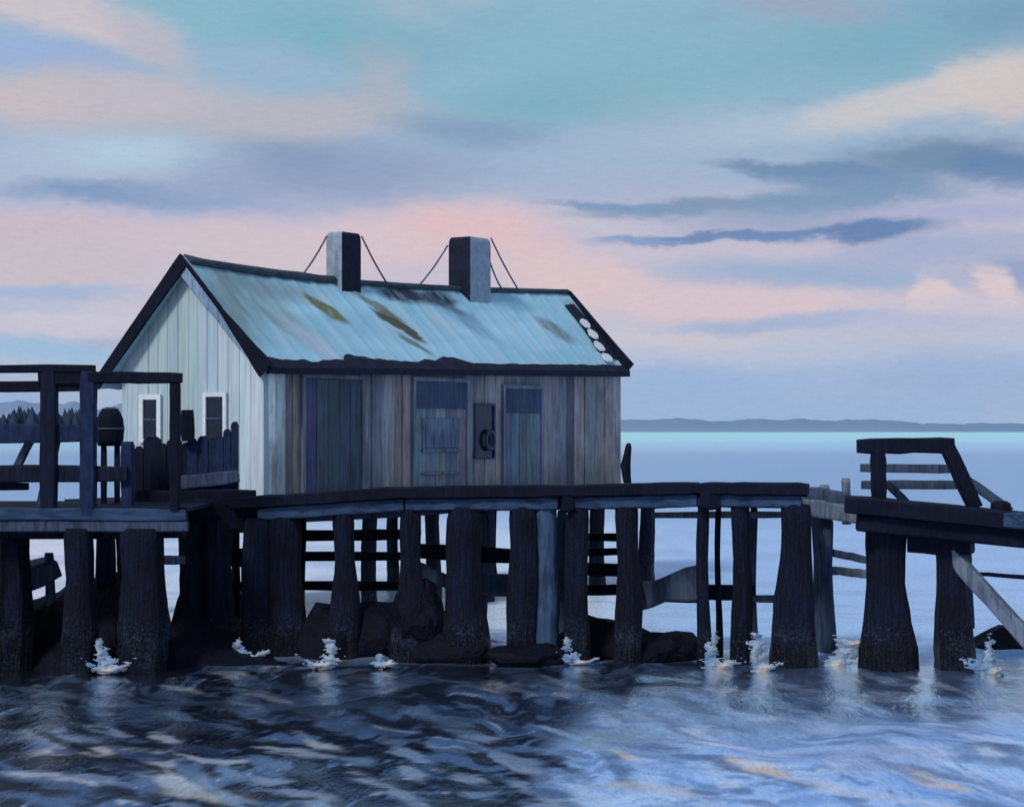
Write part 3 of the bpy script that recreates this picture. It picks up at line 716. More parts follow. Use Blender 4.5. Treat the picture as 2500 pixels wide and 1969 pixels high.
# tattered black tar fringe along the eave
def fringe():
    V, Fc = [], []; n = 120
    for i in range(n + 1):
        u = i / n; c0 = rpt(u, 1.0)
        x = proj(c0)[0]
        th = 13
        if x < 1010:
            th = 26 + 9 * math.sin(x / 37.) + 8 * mnoise.noise((x / 22., 0, 0))
            if 660 < x < 745: th -= 10
            if x > 975: th = 13 + (th - 13) * (1010 - x) / 35
        else: th += 4 * mnoise.noise((x / 25., 0, 2))
        h = max(8, th) / F * c0.y
        sl = (rpt(u, .9) - rpt(u, 1.0)).normalized(); up = sl * h * .95
        out = Vector((fn.x, fn.y, 0)) * .10
        lo = 10 / F * c0.y
        for q in (Vector((0, 0, -lo)) - out * .2, Vector((0, 0, -lo)) + out, out + Vector((0, 0, .03)), up * .5 + Vector((0, 0, .13)), up + Vector((0, 0, .085)), up + Vector((0, 0, -.02))):
            V.append(c0 + q + Vector((0, 0, .012 * mnoise.noise((x / 9., q.z * 9, 1)))))
    for i in range(n):
        for k in range(6): Fc.append((i * 6 + k, i * 6 + (k + 1) % 6, (i + 1) * 6 + (k + 1) % 6, (i + 1) * 6 + k))
    Fc.append(tuple(range(6))); Fc.append(tuple(n * 6 + k for k in range(6)))
    make('eave_fringe', V, Fc, M_TAR_SHADE, shed)
fringe()
# barge boards
def barge(a, b, w0, w1, mat, out=.03, segs=10, name='bargeboard', drop=.5, th=.05, axis=None):
    axis = axis or Vector((gn.x, gn.y, 0))
    pts = [a.lerp(b, i / segs) + axis * out for i in range(segs + 1)]
    V, Fc = [], []
    d = (b - a).normalized(); nrm = axis.cross(d).normalized()
    if nrm.z > 0: nrm = -nrm
    for i, p in enumerate(pts):
        w = lerp(w0, w1, i / segs) * random.uniform(.95, 1.05)
        for (q, o_) in ((-(1 - drop), 0), (-(1 - drop), th), (drop, th), (drop, 0)):
            V.append(p + nrm * w * q + axis * o_)
    for i in range(segs):
        for k in range(4): Fc.append((i * 4 + k, i * 4 + (k + 1) % 4, (i + 1) * 4 + (k + 1) % 4, (i + 1) * 4 + k))
    Fc.append((0, 1, 2, 3)); Fc.append(tuple(segs * 4 + k for k in range(4)))
    return make(name, V, Fc, mat, shed)
barge(R0 + Vector((0, 0, .10)), B0 + Vector((0, 0, .06)), .30, .22, M_BLACK, out=.02, drop=.7, th=.06)
barge(R0 + Vector((0, 0, .06)), E0, .34, .20, M_BARGE, out=.0, drop=.85, th=.05)
barge(R0.lerp(E0, .02) + Vector((0, 0, .07)), R0.lerp(E0, .47) + Vector((0, 0, .04)), .07, .09, M_BLACK, out=.053, drop=.42, th=.05, name='edge_strip')
barge(R0.lerp(E0, .45) + Vector((0, 0, .03)), E0 + Vector((0, 0, -.03)), .08, .42, M_BLACK, out=.053, drop=.45, th=.04, name='edge_strip')
# far rake: black edge widening to the corner
farax = Vector((LU.x, LU.y, 0))
barge(R1 + Vector((0, 0, .03)), E1 + Vector((0, 0, .02)), .10, .34, M_BLACK, out=-.02, drop=.25, th=.08, name='edge_strip', axis=farax)
def tabs():
    Vd = Vector((0, 0, 1))
    for i, (x, y) in enumerate(((1240, 700), (1256, 722), (1270, 748), (1286, 772))):
        u, v = rinv(x, y - 4); c = rpt(min(u, .995), v) + Vector((0, 0, .12)); r = 15 / F * c.y
        ax = Vector((LU.x, LU.y, 0)); dn = (rpt(.9, 1) - rpt(.9, 0)).normalized(); V = []
        for zz in (0, .035):
            for k in range(9):
                a = 6.283 * k / 9; V.append(c + ax * math.cos(a) * r * 1.25 * random.uniform(.85, 1.15) + dn * math.sin(a) * r * .95 * random.uniform(.85, 1.15) + Vd * zz)
        make('shingle', V, [tuple(range(9)), tuple(range(9, 18))] + [(k, (k + 1) % 9, 9 + (k + 1) % 9, 9 + k) for k in range(9)], M_TAB, shed)
    # dark roofing felt showing beside the loose tabs
    pts = [(1196, 652), (1215, 650), (1252, 690), (1278, 722), (1312, 764), (1290, 764), (1262, 742), (1246, 716), (1228, 690)]
    V = []
    for zz in (.065, .085):
        for (x, y) in pts: u, v = rinv(x, y); V.append(rpt(min(u, .999), min(v, 1)) + Vector((0, 0, zz)))
    n = len(pts)
    make('roofing_felt', V, [tuple(range(n)), tuple(range(n, 2 * n))] + [(k, (k + 1) % n, n + (k + 1) % n, n + k) for k in range(n)], M_TAR_SHADE, shed)
tabs()
# chimneys: lit and shaded faces painted as pale and black material
def chimney(xl, xm, xr, ytop, mats, guys):
    o = gpt(0, HW, 0); n = Vector((LU.y, -LU.x, 0))
    c = on_plane(xm, 600, o, n); a = .5
    for _ in range(4):
        c = on_plane(xm, 600, o + fn * (a / 2), n); a = (xm - xl) / F * c.y / abs(NB.x - NB.y * (xm - CX) / F)
    d = c.y
    # left face runs back across the gable direction, right face along the ridge
    a = (xm - xl) / F * d / abs(NB.x - NB.y * (xm - CX) / F); b = (xr - xm) / F * d / abs(LU.x - LU.y * (xm - CX) / F)
    zt = EYE - (ytop - HZ) / F * d; z0 = c.z - .55
    corner = Vector((c.x, c.y, 0))
    A3 = Vector((NB.x, NB.y, 0)) * a; B3 = Vector((LU.x, LU.y, 0)) * b
    V = []; rings = [(z0, 0), (zt - .22, 0), (zt - .08, .025), (zt - .01, .12), (zt, .26)]
    for (z, i) in rings:
        cc = corner + Vector((0, 0, z)); m = (A3 + B3) / 2
        for q in (Vector((0, 0, 0)), B3, A3 + B3, A3): V.append(cc + q + (m - q) * i)
    Fc = []
    mi = []
    for r in range(len(rings) - 1):
        for k in range(4): Fc.append((r * 4 + k, r * 4 + (k + 1) % 4, r * 4 + 4 + (k + 1) % 4, r * 4 + 4 + k)); mi.append((1, 0, 1, 0)[k])
    Fc.append(tuple((len(rings) - 1) * 4 + k for k in range(4))); mi.append(1)
    ch = make('chimney', V, Fc, mats, shed)
    for p_, k in zip(ch.data.polygons, mi): p_.material_index = k
    ctr = corner + (A3 + B3) / 2
    for (x0, y0, x1, y1) in guys:
        p = on_plane(x0, y0, ctr + fn * .06, fn); q = on_plane(x1, y1, ctr + fn * .06, fn)
        pts = [p.lerp(q, i / 6) - Vector((0, 0, .05 * math.sin(math.pi * i / 6))) for i in range(7)]
        tube('guy_wire', pts, .022, M_WIRE, ch, 5, .05)
    return ch
chimney(691, 724, 765, 489, [M_LIT_FACE, M_TAR_SHADE], [(692, 500, 637, 587), (766, 500, 820, 600)])
chimney(950, 996, 1040, 499, [M_TAR_SHADE, M_LIT_FACE], [(948, 520, 888, 604), (1040, 504, 1096, 610), (1038, 555, 1062, 610)])

# platform that carries the shed
plat = thing('shed_platform', 'dark plank platform on piles carrying the shed behind the long walkway', 'platform', (P0.x + 3, P0.y + 7, 0))
def platform():
    zt = ZB - .03
    n = 34
    for i in range(n):
        u0 = -.9 + (LEN + 2.0) * i / n; u1 = u0 + (LEN + 2.0) / n - .03
        V = [gpt(u, w, z) for z in (zt - .12, zt) for (u, w) in ((u0, -1.0), (u1, -1.0 - random.uniform(-.05, .05)), (u1, 2 * HW + .8), (u0, 2 * HW + .8))]
        make('plank', V, [(0, 3, 2, 1), (4, 5, 6, 7), (0, 1, 5, 4), (1, 2, 6, 5), (2, 3, 7, 6), (3, 0, 4, 7)], M_TAR, plat)
    for w in (-.6, 2 * HW + .4):
        beam('joist', gpt(-.8, w, zt - .28), gpt(LEN + 1, w, zt - .28), .13, .13, M_TAR, plat)
    for x in (735, 870, 985, 1108, 1222, 1328):
        u, _ = front_uz(x, 1100); a = gpt(u, -.6, zt - .2)
        xx, yy = proj(a); pile(xx, 30, yy, a.y, M_TAR, plat, spread=1.2)
    for u in (0, 5, 10, 14.5):
        a = gpt(u, 2 * HW + .3, zt - .2); xx, yy = proj(a)
        if u != 0: pile(xx, 24, yy, a.y, M_TAR, plat, spread=1.2)
platform()

# ------------------------------------------------------------------ long walkway
pier = thing('walkway_pier', 'long dark timber walkway on thick piles running across in front of the shed', 'pier', px(1050, 1400, 34.5))
WAY = [(395, 1062, 35.6), (505, 1056, 35.4), (850, 1033, 35.0), (1190, 1030, 34.5), (1480, 1024, 34.0), (1712, 1026, 33.6)]
def way(x):
    for (a, b) in zip(WAY, WAY[1:]):
        if x <= b[0] or b is WAY[-1]:
            t = (x - a[0]) / (b[0] - a[0]); return lerp(a[1], b[1], t), lerp(a[2], b[2], t)
for (x0, x1) in ((495, 852), (852, 1205), (1205, 1478), (1478, 1712)):
    y0, d0 = way(x0); y1, d1 = way(x1)
    pbeam('rail_cap', x0, y0 + 9, x1, y1 + 9, 26, d0, d1, .30, M_BLACK, pier, segs=10, wob=.015)
for (x0, x1) in ((548, 860), (860, 1186), (1216, 1480), (1480, 1700)):
    y0, d0 = way(x0); y1, d1 = way(x1)
    pbeam('stringer', x0 + 2, y0 + 35, x1 - 2, y1 + 35, 27, d0 - .05, d1 - .05, .14, M_BEAM, pier, segs=10, wob=.01)
    pbeam('stringer', x0 + 2, y0 + 33, x1 - 2, y1 + 33, 34, d0 + 1.9, d1 + 1.9, .12, M_TAR, pier, segs=8)
pbeam('header_beam', 386, 1092, 562, 1088, 74, 35.75, 35.5, .2, M_BLACK, pier, segs=6)
# deck planks of the walkway, laid across
for i in range(60):
    x = 500 + i * 20.2; y, d = way(x); y2, d2 = way(x + 19)
    a0_, a1_ = px(x, y + 20, d + .2), px(x + 19, y2 + 20, d2 + .2)
    V = [p + Vector((0, dy, dz)) for dz in (-.05, 0) for p, dy in ((a0_, 0), (a1_, 0), (a1_, 1.8 + random.uniform(-.06, .06)), (a0_, 1.8))]
    make('plank', V, [(0, 3, 2, 1), (4, 5, 6, 7), (0, 1, 5, 4), (1, 2, 6, 5), (2, 3, 7, 6), (3, 0, 4, 7)], M_TAR, pier)
# piles: (centre x, width, spread at the foot, material, depth offset, lean)
for (x, w, sp, mt, dd) in ((408, 54, 1.3, M_TAR, 0), (462, 58, 1.2, M_TAR, 0), (545, 66, 1.15, M_TAR, 0), (604, 70, 1.2, M_TAR, .1), (730, 44, 1.8, M_BLACK, 0), (872, 44, 2.2, M_TAR, 0), (985, 68, 1.5, M_TAR, 0),
                        (1110, 66, 1.1, M_TAR, 0), (1158, 46, 1.15, M_DEEPBLUE, .05), (1224, 50, 1.25, M_TAR, 0), (1329, 46, 1.3, M_TAR, 0), (1489, 26, 1.25, M_BLACK, 0), (1522, 12, 1.3, M_BLACK, .5), (1569, 38, 1.2, M_BLACK, 0), (1686, 66, 1.65, M_BLACK, 0)):
    y, d = way(x)
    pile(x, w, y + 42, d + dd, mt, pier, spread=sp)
# joist heads over the piles
for (x, w) in ((1200, 22), (1500, 40)):
    y, d = way(x); pbeam('joist_head', x - w / 2, y + 34, x + w / 2, y + 34, 40, d - .1, d - .1, .2, M_BLACK, pier, segs=3)
# back row piles, seen between the front ones
for (x, w, mt) in ((500, 18, M_TAR), (640, 14, M_TAR), (1020, 20, M_SLATE), (1192, 20, M_SLATE), (1595, 16, M_SLATE), (1742, 40, M_SLATE)):
    y, d = way(min(x, 1700)); pile(x, w, y + 50, d + 1.9, mt, pier, spread=1.2)
# cross planks and braces on the back row
BARS = [(560, 1135, 870, 1131, 18), (560, 1177, 870, 1177, 15), (600, 1239, 870, 1240, 16), (380, 1182, 560, 1188, 17), (480, 1240, 570, 1243, 20), (480, 1180, 560, 1180, 38),
        (870, 1166, 1110, 1178, 34), (1000, 1236, 1200, 1242, 46), (1220, 1137, 1330, 1137, 13), (1220, 1168, 1330, 1168, 12), (1220, 1205, 1330, 1206, 28), (1220, 1250, 1330, 1248, 22),
        (1340, 1262, 1500, 1268, 20), (1470, 1254, 1600, 1254, 32), (1590, 1267, 1670, 1267, 16), (1380, 1090, 1700, 1090, 14)]
for i, (x0, y0, x1, y1, th) in enumerate(BARS):
    th *= 1.3 if th < 20 and i < 12 else 1
    d0 = way(min(x0, 1700))[1] + 1.75; d1 = way(min(x1, 1700))[1] + 1.75
    mt = M_SLATE if i in (7, 12, 14) else (M_GREY if i == 15 else M_BLACK)
    pbeam('cross_plank', x0, y0, x1, y1, th, d0, d1, .05, mt, pier, segs=4)
for (x0, y0, x1, y1, th, mt) in ((870, 1196, 980, 1246, 26, M_SLATE), (880, 1245, 975, 1340, 12, M_SLATE), (1340, 1275, 1490, 1215, 52, M_SLATE), (1330, 1130, 1352, 1275, 18, M_TAR), (1340, 1250, 1490, 1252, 40, M_SLATE)):
    d0 = way(x0)[1] + 1.2; pbeam('brace', x0, y0, x1, y1, th, d0, d0 - .3, .07, mt, pier, segs=5)

# grey footbridge from the walkway to the dock head
fb = thing('footbridge', 'short grey footbridge joining the walkway end to the dock head', 'footbridge', px(1770, 1400, 35.0))
pbeam('stringer', 1700, 1072, 1840, 1094, 36, 35.2, 34.9, .1, M_GREY, fb)
pbeam('handrail', 1704, 1044, 1795, 1058, 32, 35.5, 35.2, .1, M_SLATE, fb)
pile(1746, 22, 1026, 35.6, M_GREY, fb, name='post', spread=1.0, y1=1110)
pile(1791, 18, 1012, 35.5, M_GREY, fb, name='post', spread=1.0, y1=1110)
pile(1754, 22, 1100, 35.3, M_SLATE, fb, name='post', spread=1.6)
pbeam('cross_plank', 1756, 1168, 1840, 1186, 16, 35.4, 35.2, .05, M_SLATE, fb)
pbeam('cross_plank', 1756, 1206, 1840, 1216, 18, 35.4, 35.2, .05, M_GREY, fb)
for i in range(7):
    a0_ = px(1708 + i * 19, 1062 + i * 3, 35.3)
    V = [a0_ + Vector((dx, dy, dz)) for dz in (-.04, 0) for dx, dy in ((0, 0), (.125, 0), (.125, 1.2), (0, 1.2))]
    make('plank', V, [(0, 3, 2, 1), (4, 5, 6, 7), (0, 1, 5, 4), (1, 2, 6, 5), (2, 3, 7, 6), (3, 0, 4, 7)], M_GREY, fb)

# ------------------------------------------------------------------ dock head on the right
DH = 33.4
dock = thing('dock_head', 'black dock head with heavy beams and a slanted railing frame at the right', 'dock', px(2000, 1410, DH))
pbeam('deck_beam', 1790, 1066, 2640, 1150, 38, DH, DH - 1.0, .6, M_BLACK, dock, segs=12)
pbeam('deck_beam', 1815, 1104, 2640, 1180, 40, DH + .02, DH - .9, .5, M_BLACK, dock, segs=12)
pbeam('fender', 1925, 1145, 2060, 1150, 50, DH + .3, DH, .4, M_BLACK, dock, segs=4)
pbeam('beam_end', 2128, 1100, 2230, 1104, 36, DH - .9, DH - 1.2, .12, M_BEAM, dock, segs=4)
pile(1876, 80, 1100, DH + .1, M_BLACK, dock, spread=1.55, sides=16)
pile(2006, 60, 1160, DH - .1, M_BLACK, dock, spread=1.7, lean=.08, sides=16)
pile(2450, 62, 1160, DH - .6, M_BLACK, dock, spread=1.5)
pile(2050, 20, 1150, DH + 1.6, M_BEAM, dock, spread=1.2, y1=1330)
pbeam('handrail', 1816, 945, 2020, 942, 33, DH, DH - .1, .14, M_BLACK, dock)
pbeam('post', 1859, 950, 1862, 1062, 30, DH - .03, None, .12, M_BLACK, dock, segs=4)
pbeam('post', 2006, 944, 2066, 1075, 33, DH - .13, None, .12, M_BLACK, dock, segs=5)
pbeam('rail', 1822, 991, 2030, 992, 19, DH + 1.1, DH + .9, .05, M_SLATE, dock, segs=5)
pbeam('rail', 1824, 1026, 2040, 1026, 20, DH + 1.1, DH + .9, .05, M_SLATE, dock, segs=5)
pbeam('brace', 1878, 1022, 1925, 1068, 17, DH + .8, None, .05, M_SLATE, dock, segs=3)
pbeam('brace', 2050, 1016, 2140, 1082, 20, DH + .8, None, .06, M_SLATE, dock, segs=4)
V, Fc = sweep([px(2120, 1060, DH - .3), px(2120, 1066, DH - .3), px(2120, 1082, DH - .3), px(2120, 1100, DH - .3)], [(.10, .10), (.17, .17), (.18, .18), (.13, .13)], 10, jitter=.06, box=False)
make('bollard', V, Fc, M_BLACK, dock, smooth=True)
pbeam('brace', 2014, 1172, 2230, 1412, 34, DH - .2, DH - 1.4, .08, M_GREY, dock, segs=7)
pbeam('cable', 2062, 1214, 2230, 1226, 9, DH + 2, None, .03, M_TAR, dock, segs=5)
# shallow step of dark stone behind the brace
def boulder(x, y, rx, ry, d, label, seed, mat=M_ROCK, flat=1.0):
    c = px(x, y, d); a = rx / F * d; b = ry / F * d
    bm = bmesh.new(); bmesh.ops.create_icosphere(bm, subdivisions=3, radius=1)
    pr = random.Random(seed * 13 + 1)
    cuts = [(Vector((pr.gauss(0, 1), pr.gauss(0, 1), pr.gauss(0, 1))).normalized(), pr.uniform(.62, .88)) for _ in range(16)]
    for v in bm.verts:
        for nn_, hh in cuts:
            e = v.co.dot(nn_) - hh
            if e > 0: v.co -= nn_ * e
    for v in bm.verts:
        q = v.co.copy(); n = 1.08 + .18 * mnoise.noise(q * 1.1 + Vector((seed * 3.1, 0, 0))) + .14 * mnoise.noise(q * 3.2 + Vector((seed, 5, 0))) + .05 * mnoise.noise(q * 8 + Vector((seed, 5, 0)))
        v.co = Vector((q.x * a * n, q.y * a * .75 * n, q.z * b * n))
    me_ = bpy.data.meshes.new('boulder'); bm.to_mesh(me_); bm.free(); me_.materials.append(mat)
    o = bpy.data.objects.new('boulder', me_); COL.objects.link(o); o.location = c
    return tag(o, label, 'rock', 'dark boulders round the feet of the piles')
boulder(2140, 1392, 88, 74, 36.5, 'flat-topped slate boulder under the grey diagonal brace at far right', 1)
boulder(705, 1350, 84, 88, 35.3, 'dark boulder between the wide double piles and the black pile left of centre', 2)
boulder(800, 1345, 100, 90, 35.6, 'broad dark boulder with a pale glint at its foot under the walkway', 3)
boulder(885, 1320, 74, 104, 35.0, 'tall peaked dark boulder wrapped round the thin pile under the shed doors', 4)
boulder(960, 1385, 90, 46, 34.8, 'low dark boulder at the foot of the pile below the narrow dark window', 5)
boulder(1290, 1362, 105, 64, 35.4, 'domed dark boulder behind the two piles below the shed\'s right corner', 6)
boulder(1400, 1385, 115, 48, 34.8, 'long low dark boulder below the widest open bay of the walkway', 7)
boulder(1130, 1395, 110, 36, 34.4, 'low dark boulder at the foot of the pale blue pile', 8)

# ------------------------------------------------------------------ landing stage on the left
DS = 33.2
stage = thing('landing_stage', 'tall dark timber landing stage with open railings at the left edge', 'pier', px(180, 1400, DS))
pbeam('top_rail', -560, 779, 200, 781, 17, DS, None, .12, M_BLACK, stage, segs=8)
pbeam('top_rail', 190, 799, 384, 800, 24, DS, None, .14, M_BLACK, stage, segs=8)
pbeam('lintel', 84, 800, 205, 800, 32, DS + .02, None, .12, M_BLACK, stage, segs=4)
pbeam('rail', -560, 818, 200, 818, 22, DS + .05, None, .10, M_BLACK, stage, segs=8)
pbeam('rail', -560, 918, 206, 917, 40, DS + .05, None, .08, M_NAVY, stage, segs=8)
pbeam('rail', -560, 1003, 270, 1003, 36, DS + .05, None, .08, M_TAR, stage, segs=8)
pbeam('post', 105, 786, 103, 1090, 34, DS, None, .12, M_TAR, stage, segs=8)
pbeam('post', 188, 786, 187, 1090, 32, DS, None, .13, M_NAVY, stage, segs=8)
pbeam('post', 371, 792, 371, 1080, 21, DS, None, .11, M_BLACK, stage, segs=8)
pbeam('brace', 66, 930, 30, 1000, 22, DS + .3, None, .06, M_SLATE, stage, segs=3)
pbeam('brace', 120, 930, 84, 1078, 20, DS + .25, None, .05, M_SLATE, stage, segs=4)
pbeam('rail', -140, 1028, 60, 1030, 18, DS + .3, None, .06, M_TAR, stage, segs=4)
pbeam('post', 270, 935, 272, 1080, 26, DS + .2, None, .12, M_NAVY, stage, segs=5)
pbeam('deck_edge', -560, 1085, 395, 1090, 27, DS - .2, DS + .1, .16, M_BEAM, stage, segs=10, wob=.01)
pbeam('deck_edge', -560, 1110, 398, 1114, 25, DS - .15, DS + .1, .14, M_SLATE, stage, segs=10, wob=.01)
for i in range(44):
    xa = -560 + i * 22; a0_ = px(xa, 1074, DS + .05)
    V = [a0_ + Vector((dx, dy, dz)) for dz in (-.06, 0) for dx, dy in ((0, 0), (.16, 0), (.16, 3.0), (0, 3.0))]
    make('plank', V, [(0, 3, 2, 1), (4, 5, 6, 7), (0, 1, 5, 4), (1, 2, 6, 5), (2, 3, 7, 6), (3, 0, 4, 7)], M_TAR, stage)
pbeam('joist', -560, 1132, 390, 1128, 22, DS + .5, None, .2, M_TAR, stage, segs=6)
pbeam('post', -300, 786, -302, 1090, 34, DS, None, .12, M_TAR, stage, segs=8)
for (x, w, sp, mt, dd) in ((-420, 60, 1.2, M_TAR, .1), (-230, 60, 1.2, M_TAR, .1), (-60, 60, 1.2, M_TAR, .1), (30, 66, 1.15, M_TAR, .6), (168, 60, 1.25, M_TAR, 0), (300, 92, 1.15, M_TAR, .1), (266, 40, 1.2, M_TAR, .9), (222, 40, 1.2, M_TAR, 2.6)):
    pile(x, w, 1118, DS + dd, mt, stage, spread=sp)
pile(105, 22, 1170, DS + 2.4, M_SLATE, stage, spread=1.3)
pbeam('cross_plank', 336, 1185, 392, 1186, 20, DS + 1.6, None, .05, M_GREY, stage, segs=3)

gp = tag(pbeam('gangplank', -160, 1300, 110, 1200, 72, 35.0, 36.0, .6, M_SLATE, None, th2=44), 'sloping slate-grey gangplank under the left-hand landing stage', 'gangplank')
# dark shore bank under the stage
def bank():
    V, Fc = [], []
    prof = [(-900, 1330), (-300, 1325), (0, 1296), (90, 1262), (250, 1205), (335, 1180), (352, 1330), (384, 1330), (392, 1210), (480, 1290), (540, 1340), (640, 1400), (700, 1440)]
    n = 150
    for i in range(n + 1):
        x = -900 + 1600 * i / n
        for (a, b) in zip(prof, prof[1:]):
            if a[0] <= x <= b[0]: y = lerp(a[1], b[1], (x - a[0]) / (b[0] - a[0]))
        zt = px(x, y, 36.2).z; X = (x - CX) / F
        for j, (d, q) in enumerate(((33.6, -.5), (34.0, .12), (34.6, .42), (35.4, .78), (36.2, 1.0), (36.9, .6), (37.6, -.3))):
            z = zt * q if q > 0 else q * .6
            V.append(((X * 36.2) , d + .2 * mnoise.noise((x / 50., j, 0)), z + (.10 * mnoise.noise((x / 26., d * 1.3, 0)) if q > 0 else 0)))
    for i in range(n):
        for k in range(6): Fc.append((i * 7 + k, (i + 1) * 7 + k, (i + 1) * 7 + k + 1, i * 7 + k + 1))
    make('shore_bank', V, Fc, M_ROCK, None, smooth=True, kind='structure')
bank()

# board fence between stage and shed
fe = thing('plank_fence', 'low navy board fence between the landing stage and the shed gable', 'fence', px(430, 1070, 36.3))
ff = 36.3
edges = [258, 284, 302, 340, 352, 384, 396, 418, 440, 456, 472, 488, 504]
tops = [936, 944, 924, 938, 928, 936, 928, 922, 926, 920, 908, 892]
for i in range(12):
    x0, x1 = edges[i] + .2, edges[i + 1] - .2; t_ = tops[i]; V = []
    rnd_top = [(x0, t_ + 8), (x0 + (x1 - x0) * .25, t_ + 1), (x0 + (x1 - x0) * .75, t_), (x1, t_ + 7)]
    for dd in (0, .09):
        for (x, y) in [(x0, 1085), ] + rnd_top + [(x1, 1085)]: V.append(px(x, y, ff) + Vector((0, dd + (i % 3) * .02, 0)))
    make('board', V, [tuple(range(6)), tuple(range(6, 12))] + [(k, (k + 1) % 6, 6 + (k + 1) % 6, 6 + k) for k in range(6)], M_NAVY if i > 5 or i == 0 else M_TAR, fe)
pbeam('rail', 362, 1024, 506, 1008, 28, ff - .12, None, .05, M_SLATE, fe, segs=5)
pbeam('kick_board', 262, 1056, 540, 1054, 36, ff - .25, ff - 1.0, .06, M_BLACK, fe, segs=5)
pbeam('post', 397, 868, 398, 935, 27, ff - .1, None, .1, M_BLACK, fe, segs=3)
# barrel on the stage
def barrel():
    b = thing('barrel', 'black round-shouldered barrel standing behind the left-hand railing post', 'barrel', px(233, 1000, 35.2))
    c = px(233, 862, 35.2); zb = px(233, 1070, 35.2).z; prof = [(0, .08), (.03, .14), (.10, .19), (.22, .235), (.40, .255), (.60, .24), (.72, .215)]
    V, Fc = [], []; n = 14; h = px(0, 862, 35.2).z - px(0, 944, 35.2).z
    rings = [(c.z - q / .72 * h, r) for (q, r) in prof] 
    for (z, r) in rings:
        for k in range(n): a = 6.283 * k / n; V.append((c.x + r * math.cos(a), c.y + r * math.sin(a), z))
    for i in range(len(rings) - 1):
        for k in range(n): Fc.append((i * n + k, i * n + (k + 1) % n, (i + 1) * n + (k + 1) % n, (i + 1) * n + k))
    Fc.append(tuple(range(n))); Fc.append(tuple((len(rings) - 1) * n + k for k in range(n)))
    make('body', V, Fc, M_BLACK, b, smooth=True)
    for q in (1, 4):
        z, r = rings[q]; pts = [Vector((c.x + (r + .004) * math.cos(6.283 * k / n), c.y + (r + .004) * math.sin(6.283 * k / n), z)) for k in range(n + 1)]
        tube('hoop', pts, .014, M_WIRE, b, 4, 0)
    for (x, w) in ((220, 12), (248, 12)):
        beam('leg', px(x, 940, 35.2), Vector((px(x, 940, 35.2).x, 35.2, zb)), w / F * 35 / 2, .05, M_TAR, b, segs=2)
barrel()
# lone pole at the shed's right corner
lp = thing('mooring_pole', 'lone crooked black pole standing just right of the shed', 'pole', px(1328, 1400, 37.6))
pts = [px(x, y, 37.6) for (x, y) in ((1332, 938), (1331, 946), (1329, 962), (1325, 985), (1327, 1008), (1330, 1030), (1331, 1100))]
V, Fc = sweep(pts, [(.035, .035), (.062, .062), (.07, .07), (.10, .10), (.085, .085), (.07, .07), (.07, .07)], 10, jitter=.05, box=False)
make('shaft', V, Fc, M_BLACK, lp, smooth=True)
V, Fc = sweep([px(1331, 1095, 37.6), px(1331, 1200, 37.6), px(1331, 1345, 37.6), px(1331, 1440, 37.6)], [(.08, .08)] * 4, 10, jitter=.05, box=False)
make('foot', V, Fc, M_TAR, lp, smooth=True)

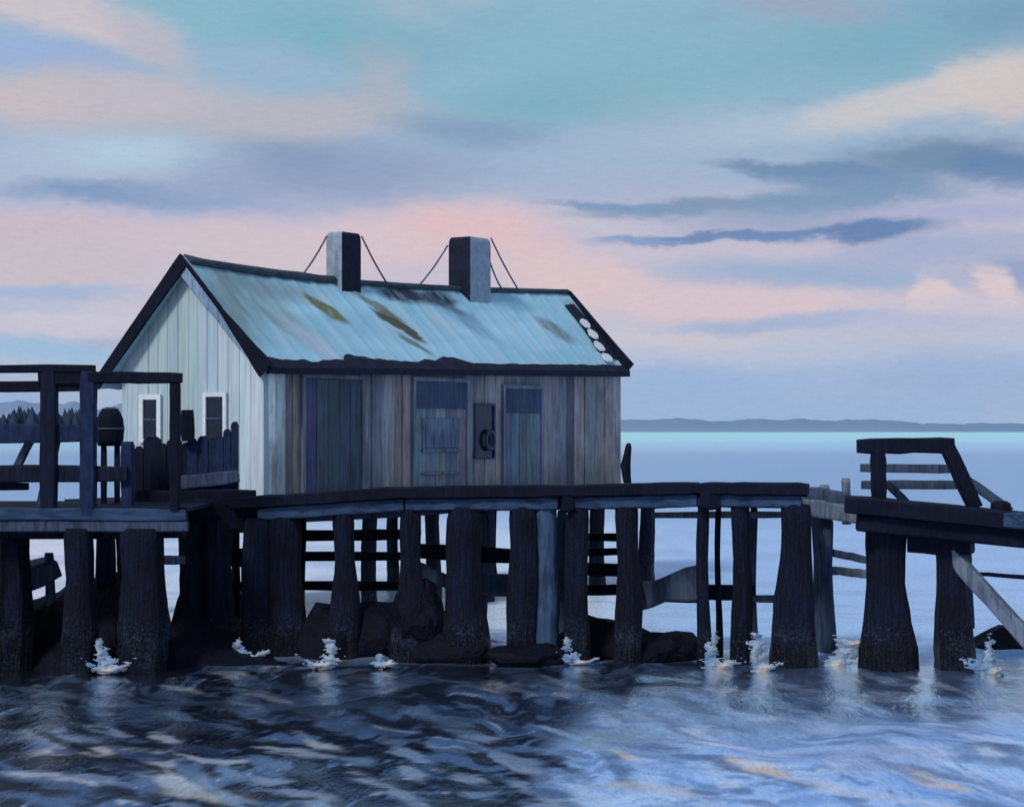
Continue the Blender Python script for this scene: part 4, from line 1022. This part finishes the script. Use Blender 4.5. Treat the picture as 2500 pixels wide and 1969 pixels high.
# ------------------------------------------------------------------ light glints at the piles, shaped as foam splashes
def glint_mat():
    m, t, b = material('pale_glint', .6, .3)
    oc = t.new('ShaderNodeTexCoord').outputs['Object']
    n = t.noise(oc, 2.5, 3, .5)
    t.link(t.ramp(n, [(.38, lin((104, 134, 170))), (.52, lin((150, 168, 188))), (.66, lin((214, 194, 176)))]), b.inputs['Base Color'])
    bump(t, b, n, .9, .06); return m
M_GLINT = glint_mat()  # cream and blue of reflected light, painted on the foam shapes
def foam_glint(pts, d, label):
    """pts: (x, y, width, height) in layout units; a light glint shaped as a torn, lacy foam skin with relief that covers their union"""
    yb = pts[-1][1]; yn = HZ + F * EYE / d - 4; c0 = px(pts[-1][0], yn, d)
    pts = [(x, yn + (y - yb) * .72, w * 1.2, h * .95) for (x, y, w, h) in pts]
    st_ = 2.0
    x0 = min(p[0] - p[2] for p in pts); x1 = max(p[0] + p[2] for p in pts); y0 = min(p[1] - p[3] for p in pts); y1 = max(p[1] + p[3] * .6 for p in pts)
    X_, Y_ = np.meshgrid(np.arange(x0, x1, st_), np.arange(y0, y1, st_))
    f = np.zeros_like(X_)
    for (x, y, w, h) in pts:
        bend = .012 * (X_ - x) ** 2 * (1 if w > h else 0) * .6
        f = np.maximum(f, 1 - np.sqrt(((X_ - x) / (w / 2)) ** 2 + ((Y_ - y + bend * (w > 40)) / (h / 2)) ** 2) * .75)
    sd = int(pts[0][0]); nz = fbm(X_ / 11 + sd, Y_ / 4.0, 4, sd % 50)
    keep = (f + 1.3 * (nz - .5) > .40) & (f > .12)
    V, Fc = [], []; R_, C_ = X_.shape; idx_ = {}
    def vert(i, j, s_):
        key = (i, j, s_)
        if key not in idx_:
            q = px(X_[i, j], Y_[i, j], d) - c0; ff_ = max(0, f[i, j])
            q.y += -.10 * ff_ * (1 + .8 * (nz[i, j] - .5)) - (.0 if s_ else -.03)
            q.x += (fbm(np.array([X_[i, j] / 5.]), np.array([Y_[i, j] / 5. + 9]), 2, 3)[0] - .5) * .02
            idx_[key] = len(V); V.append(q)
        return idx_[key]
    for i in range(R_ - 1):
        for j in range(C_ - 1):
            if keep[i, j]:
                a = [vert(i, j, 1), vert(i, j + 1, 1), vert(i + 1, j + 1, 1), vert(i + 1, j, 1)]; b = [vert(i, j, 0), vert(i, j + 1, 0), vert(i + 1, j + 1, 0), vert(i + 1, j, 0)]
                Fc.append(tuple(a)); Fc.append(tuple(reversed(b)))
                for (di, dj, e0, e1) in ((-1, 0, 0, 1), (0, 1, 1, 2), (1, 0, 2, 3), (0, -1, 3, 0)):
                    ii, jj = i + di, j + dj
                    if not (0 <= ii < R_ - 1 and 0 <= jj < C_ - 1 and keep[ii, jj]): Fc.append((a[e0], b[e0], b[e1], a[e1]))
    me_ = bpy.data.meshes.new('painted_glint'); me_.from_pydata([tuple(v) for v in V], [], Fc); me_.materials.append(M_GLINT)
    me_.polygons.foreach_set('use_smooth', [True] * len(me_.polygons)); me_.update()
    o = bpy.data.objects.new('painted_glint', me_); COL.objects.link(o); o.location = c0
    return tag(o, label, 'foam_glint', 'pale light glints built as foam at the feet of the piles')
foam_glint([(212, 1292, 20, 36), (216, 1320, 26, 46), (224, 1350, 42, 40), (228, 1366, 90, 22)], 32.7, 'tallest pale light glint built as foam, below the white gap beside the leftmost stage piles')
foam_glint([(372, 1352, 36, 16), (390, 1362, 54, 24), (420, 1368, 50, 14)], 34.9, 'small curling light glint built as foam at the foot of the first walkway pile')
foam_glint([(504, 1330, 22, 36), (510, 1352, 34, 36), (528, 1364, 70, 22)], 34.6, 'cream light glint built as foam in front of the wide double piles')
foam_glint([(696, 1320, 26, 16), (704, 1345, 28, 34), (698, 1374, 34, 30), (680, 1392, 80, 22)], 33.4, 'twisting light glint built as foam on the boulder left of the black pile')
foam_glint([(806, 1348, 18, 26), (808, 1366, 44, 24), (826, 1362, 24, 20)], 33.6, 'small pointed light glint built as foam in front of the broad boulder')
foam_glint([(1200, 1330, 20, 44), (1208, 1368, 34, 34), (1232, 1380, 80, 14)], 33.8, 'bluish curled light glint built as foam between the pale blue pile and the pile right of it')
foam_glint([(1512, 1356, 18, 36), (1506, 1390, 26, 44), (1512, 1430, 46, 40), (1532, 1432, 56, 30)], 33.4, 'knotted cream light glint built as foam at the foot of the thin paired piles')
foam_glint([(1600, 1352, 26, 26), (1602, 1388, 34, 60), (1600, 1430, 30, 44), (1618, 1446, 60, 26)], 33.0, 'upright cream light glint built as foam left of the thickest black walkway pile')
foam_glint([(2094, 1372, 22, 56), (2098, 1410, 26, 60), (2080, 1436, 70, 34), (2106, 1446, 40, 24)], 32.6, 'pale light glint built as foam right of the leaning dock pile')
foam_glint([(1790, 1400, 50, 40), (1810, 1372, 70, 26), (1770, 1430, 50, 50)], 33.6, 'soft light glint built as foam between the thickest walkway pile and the first dock pile')
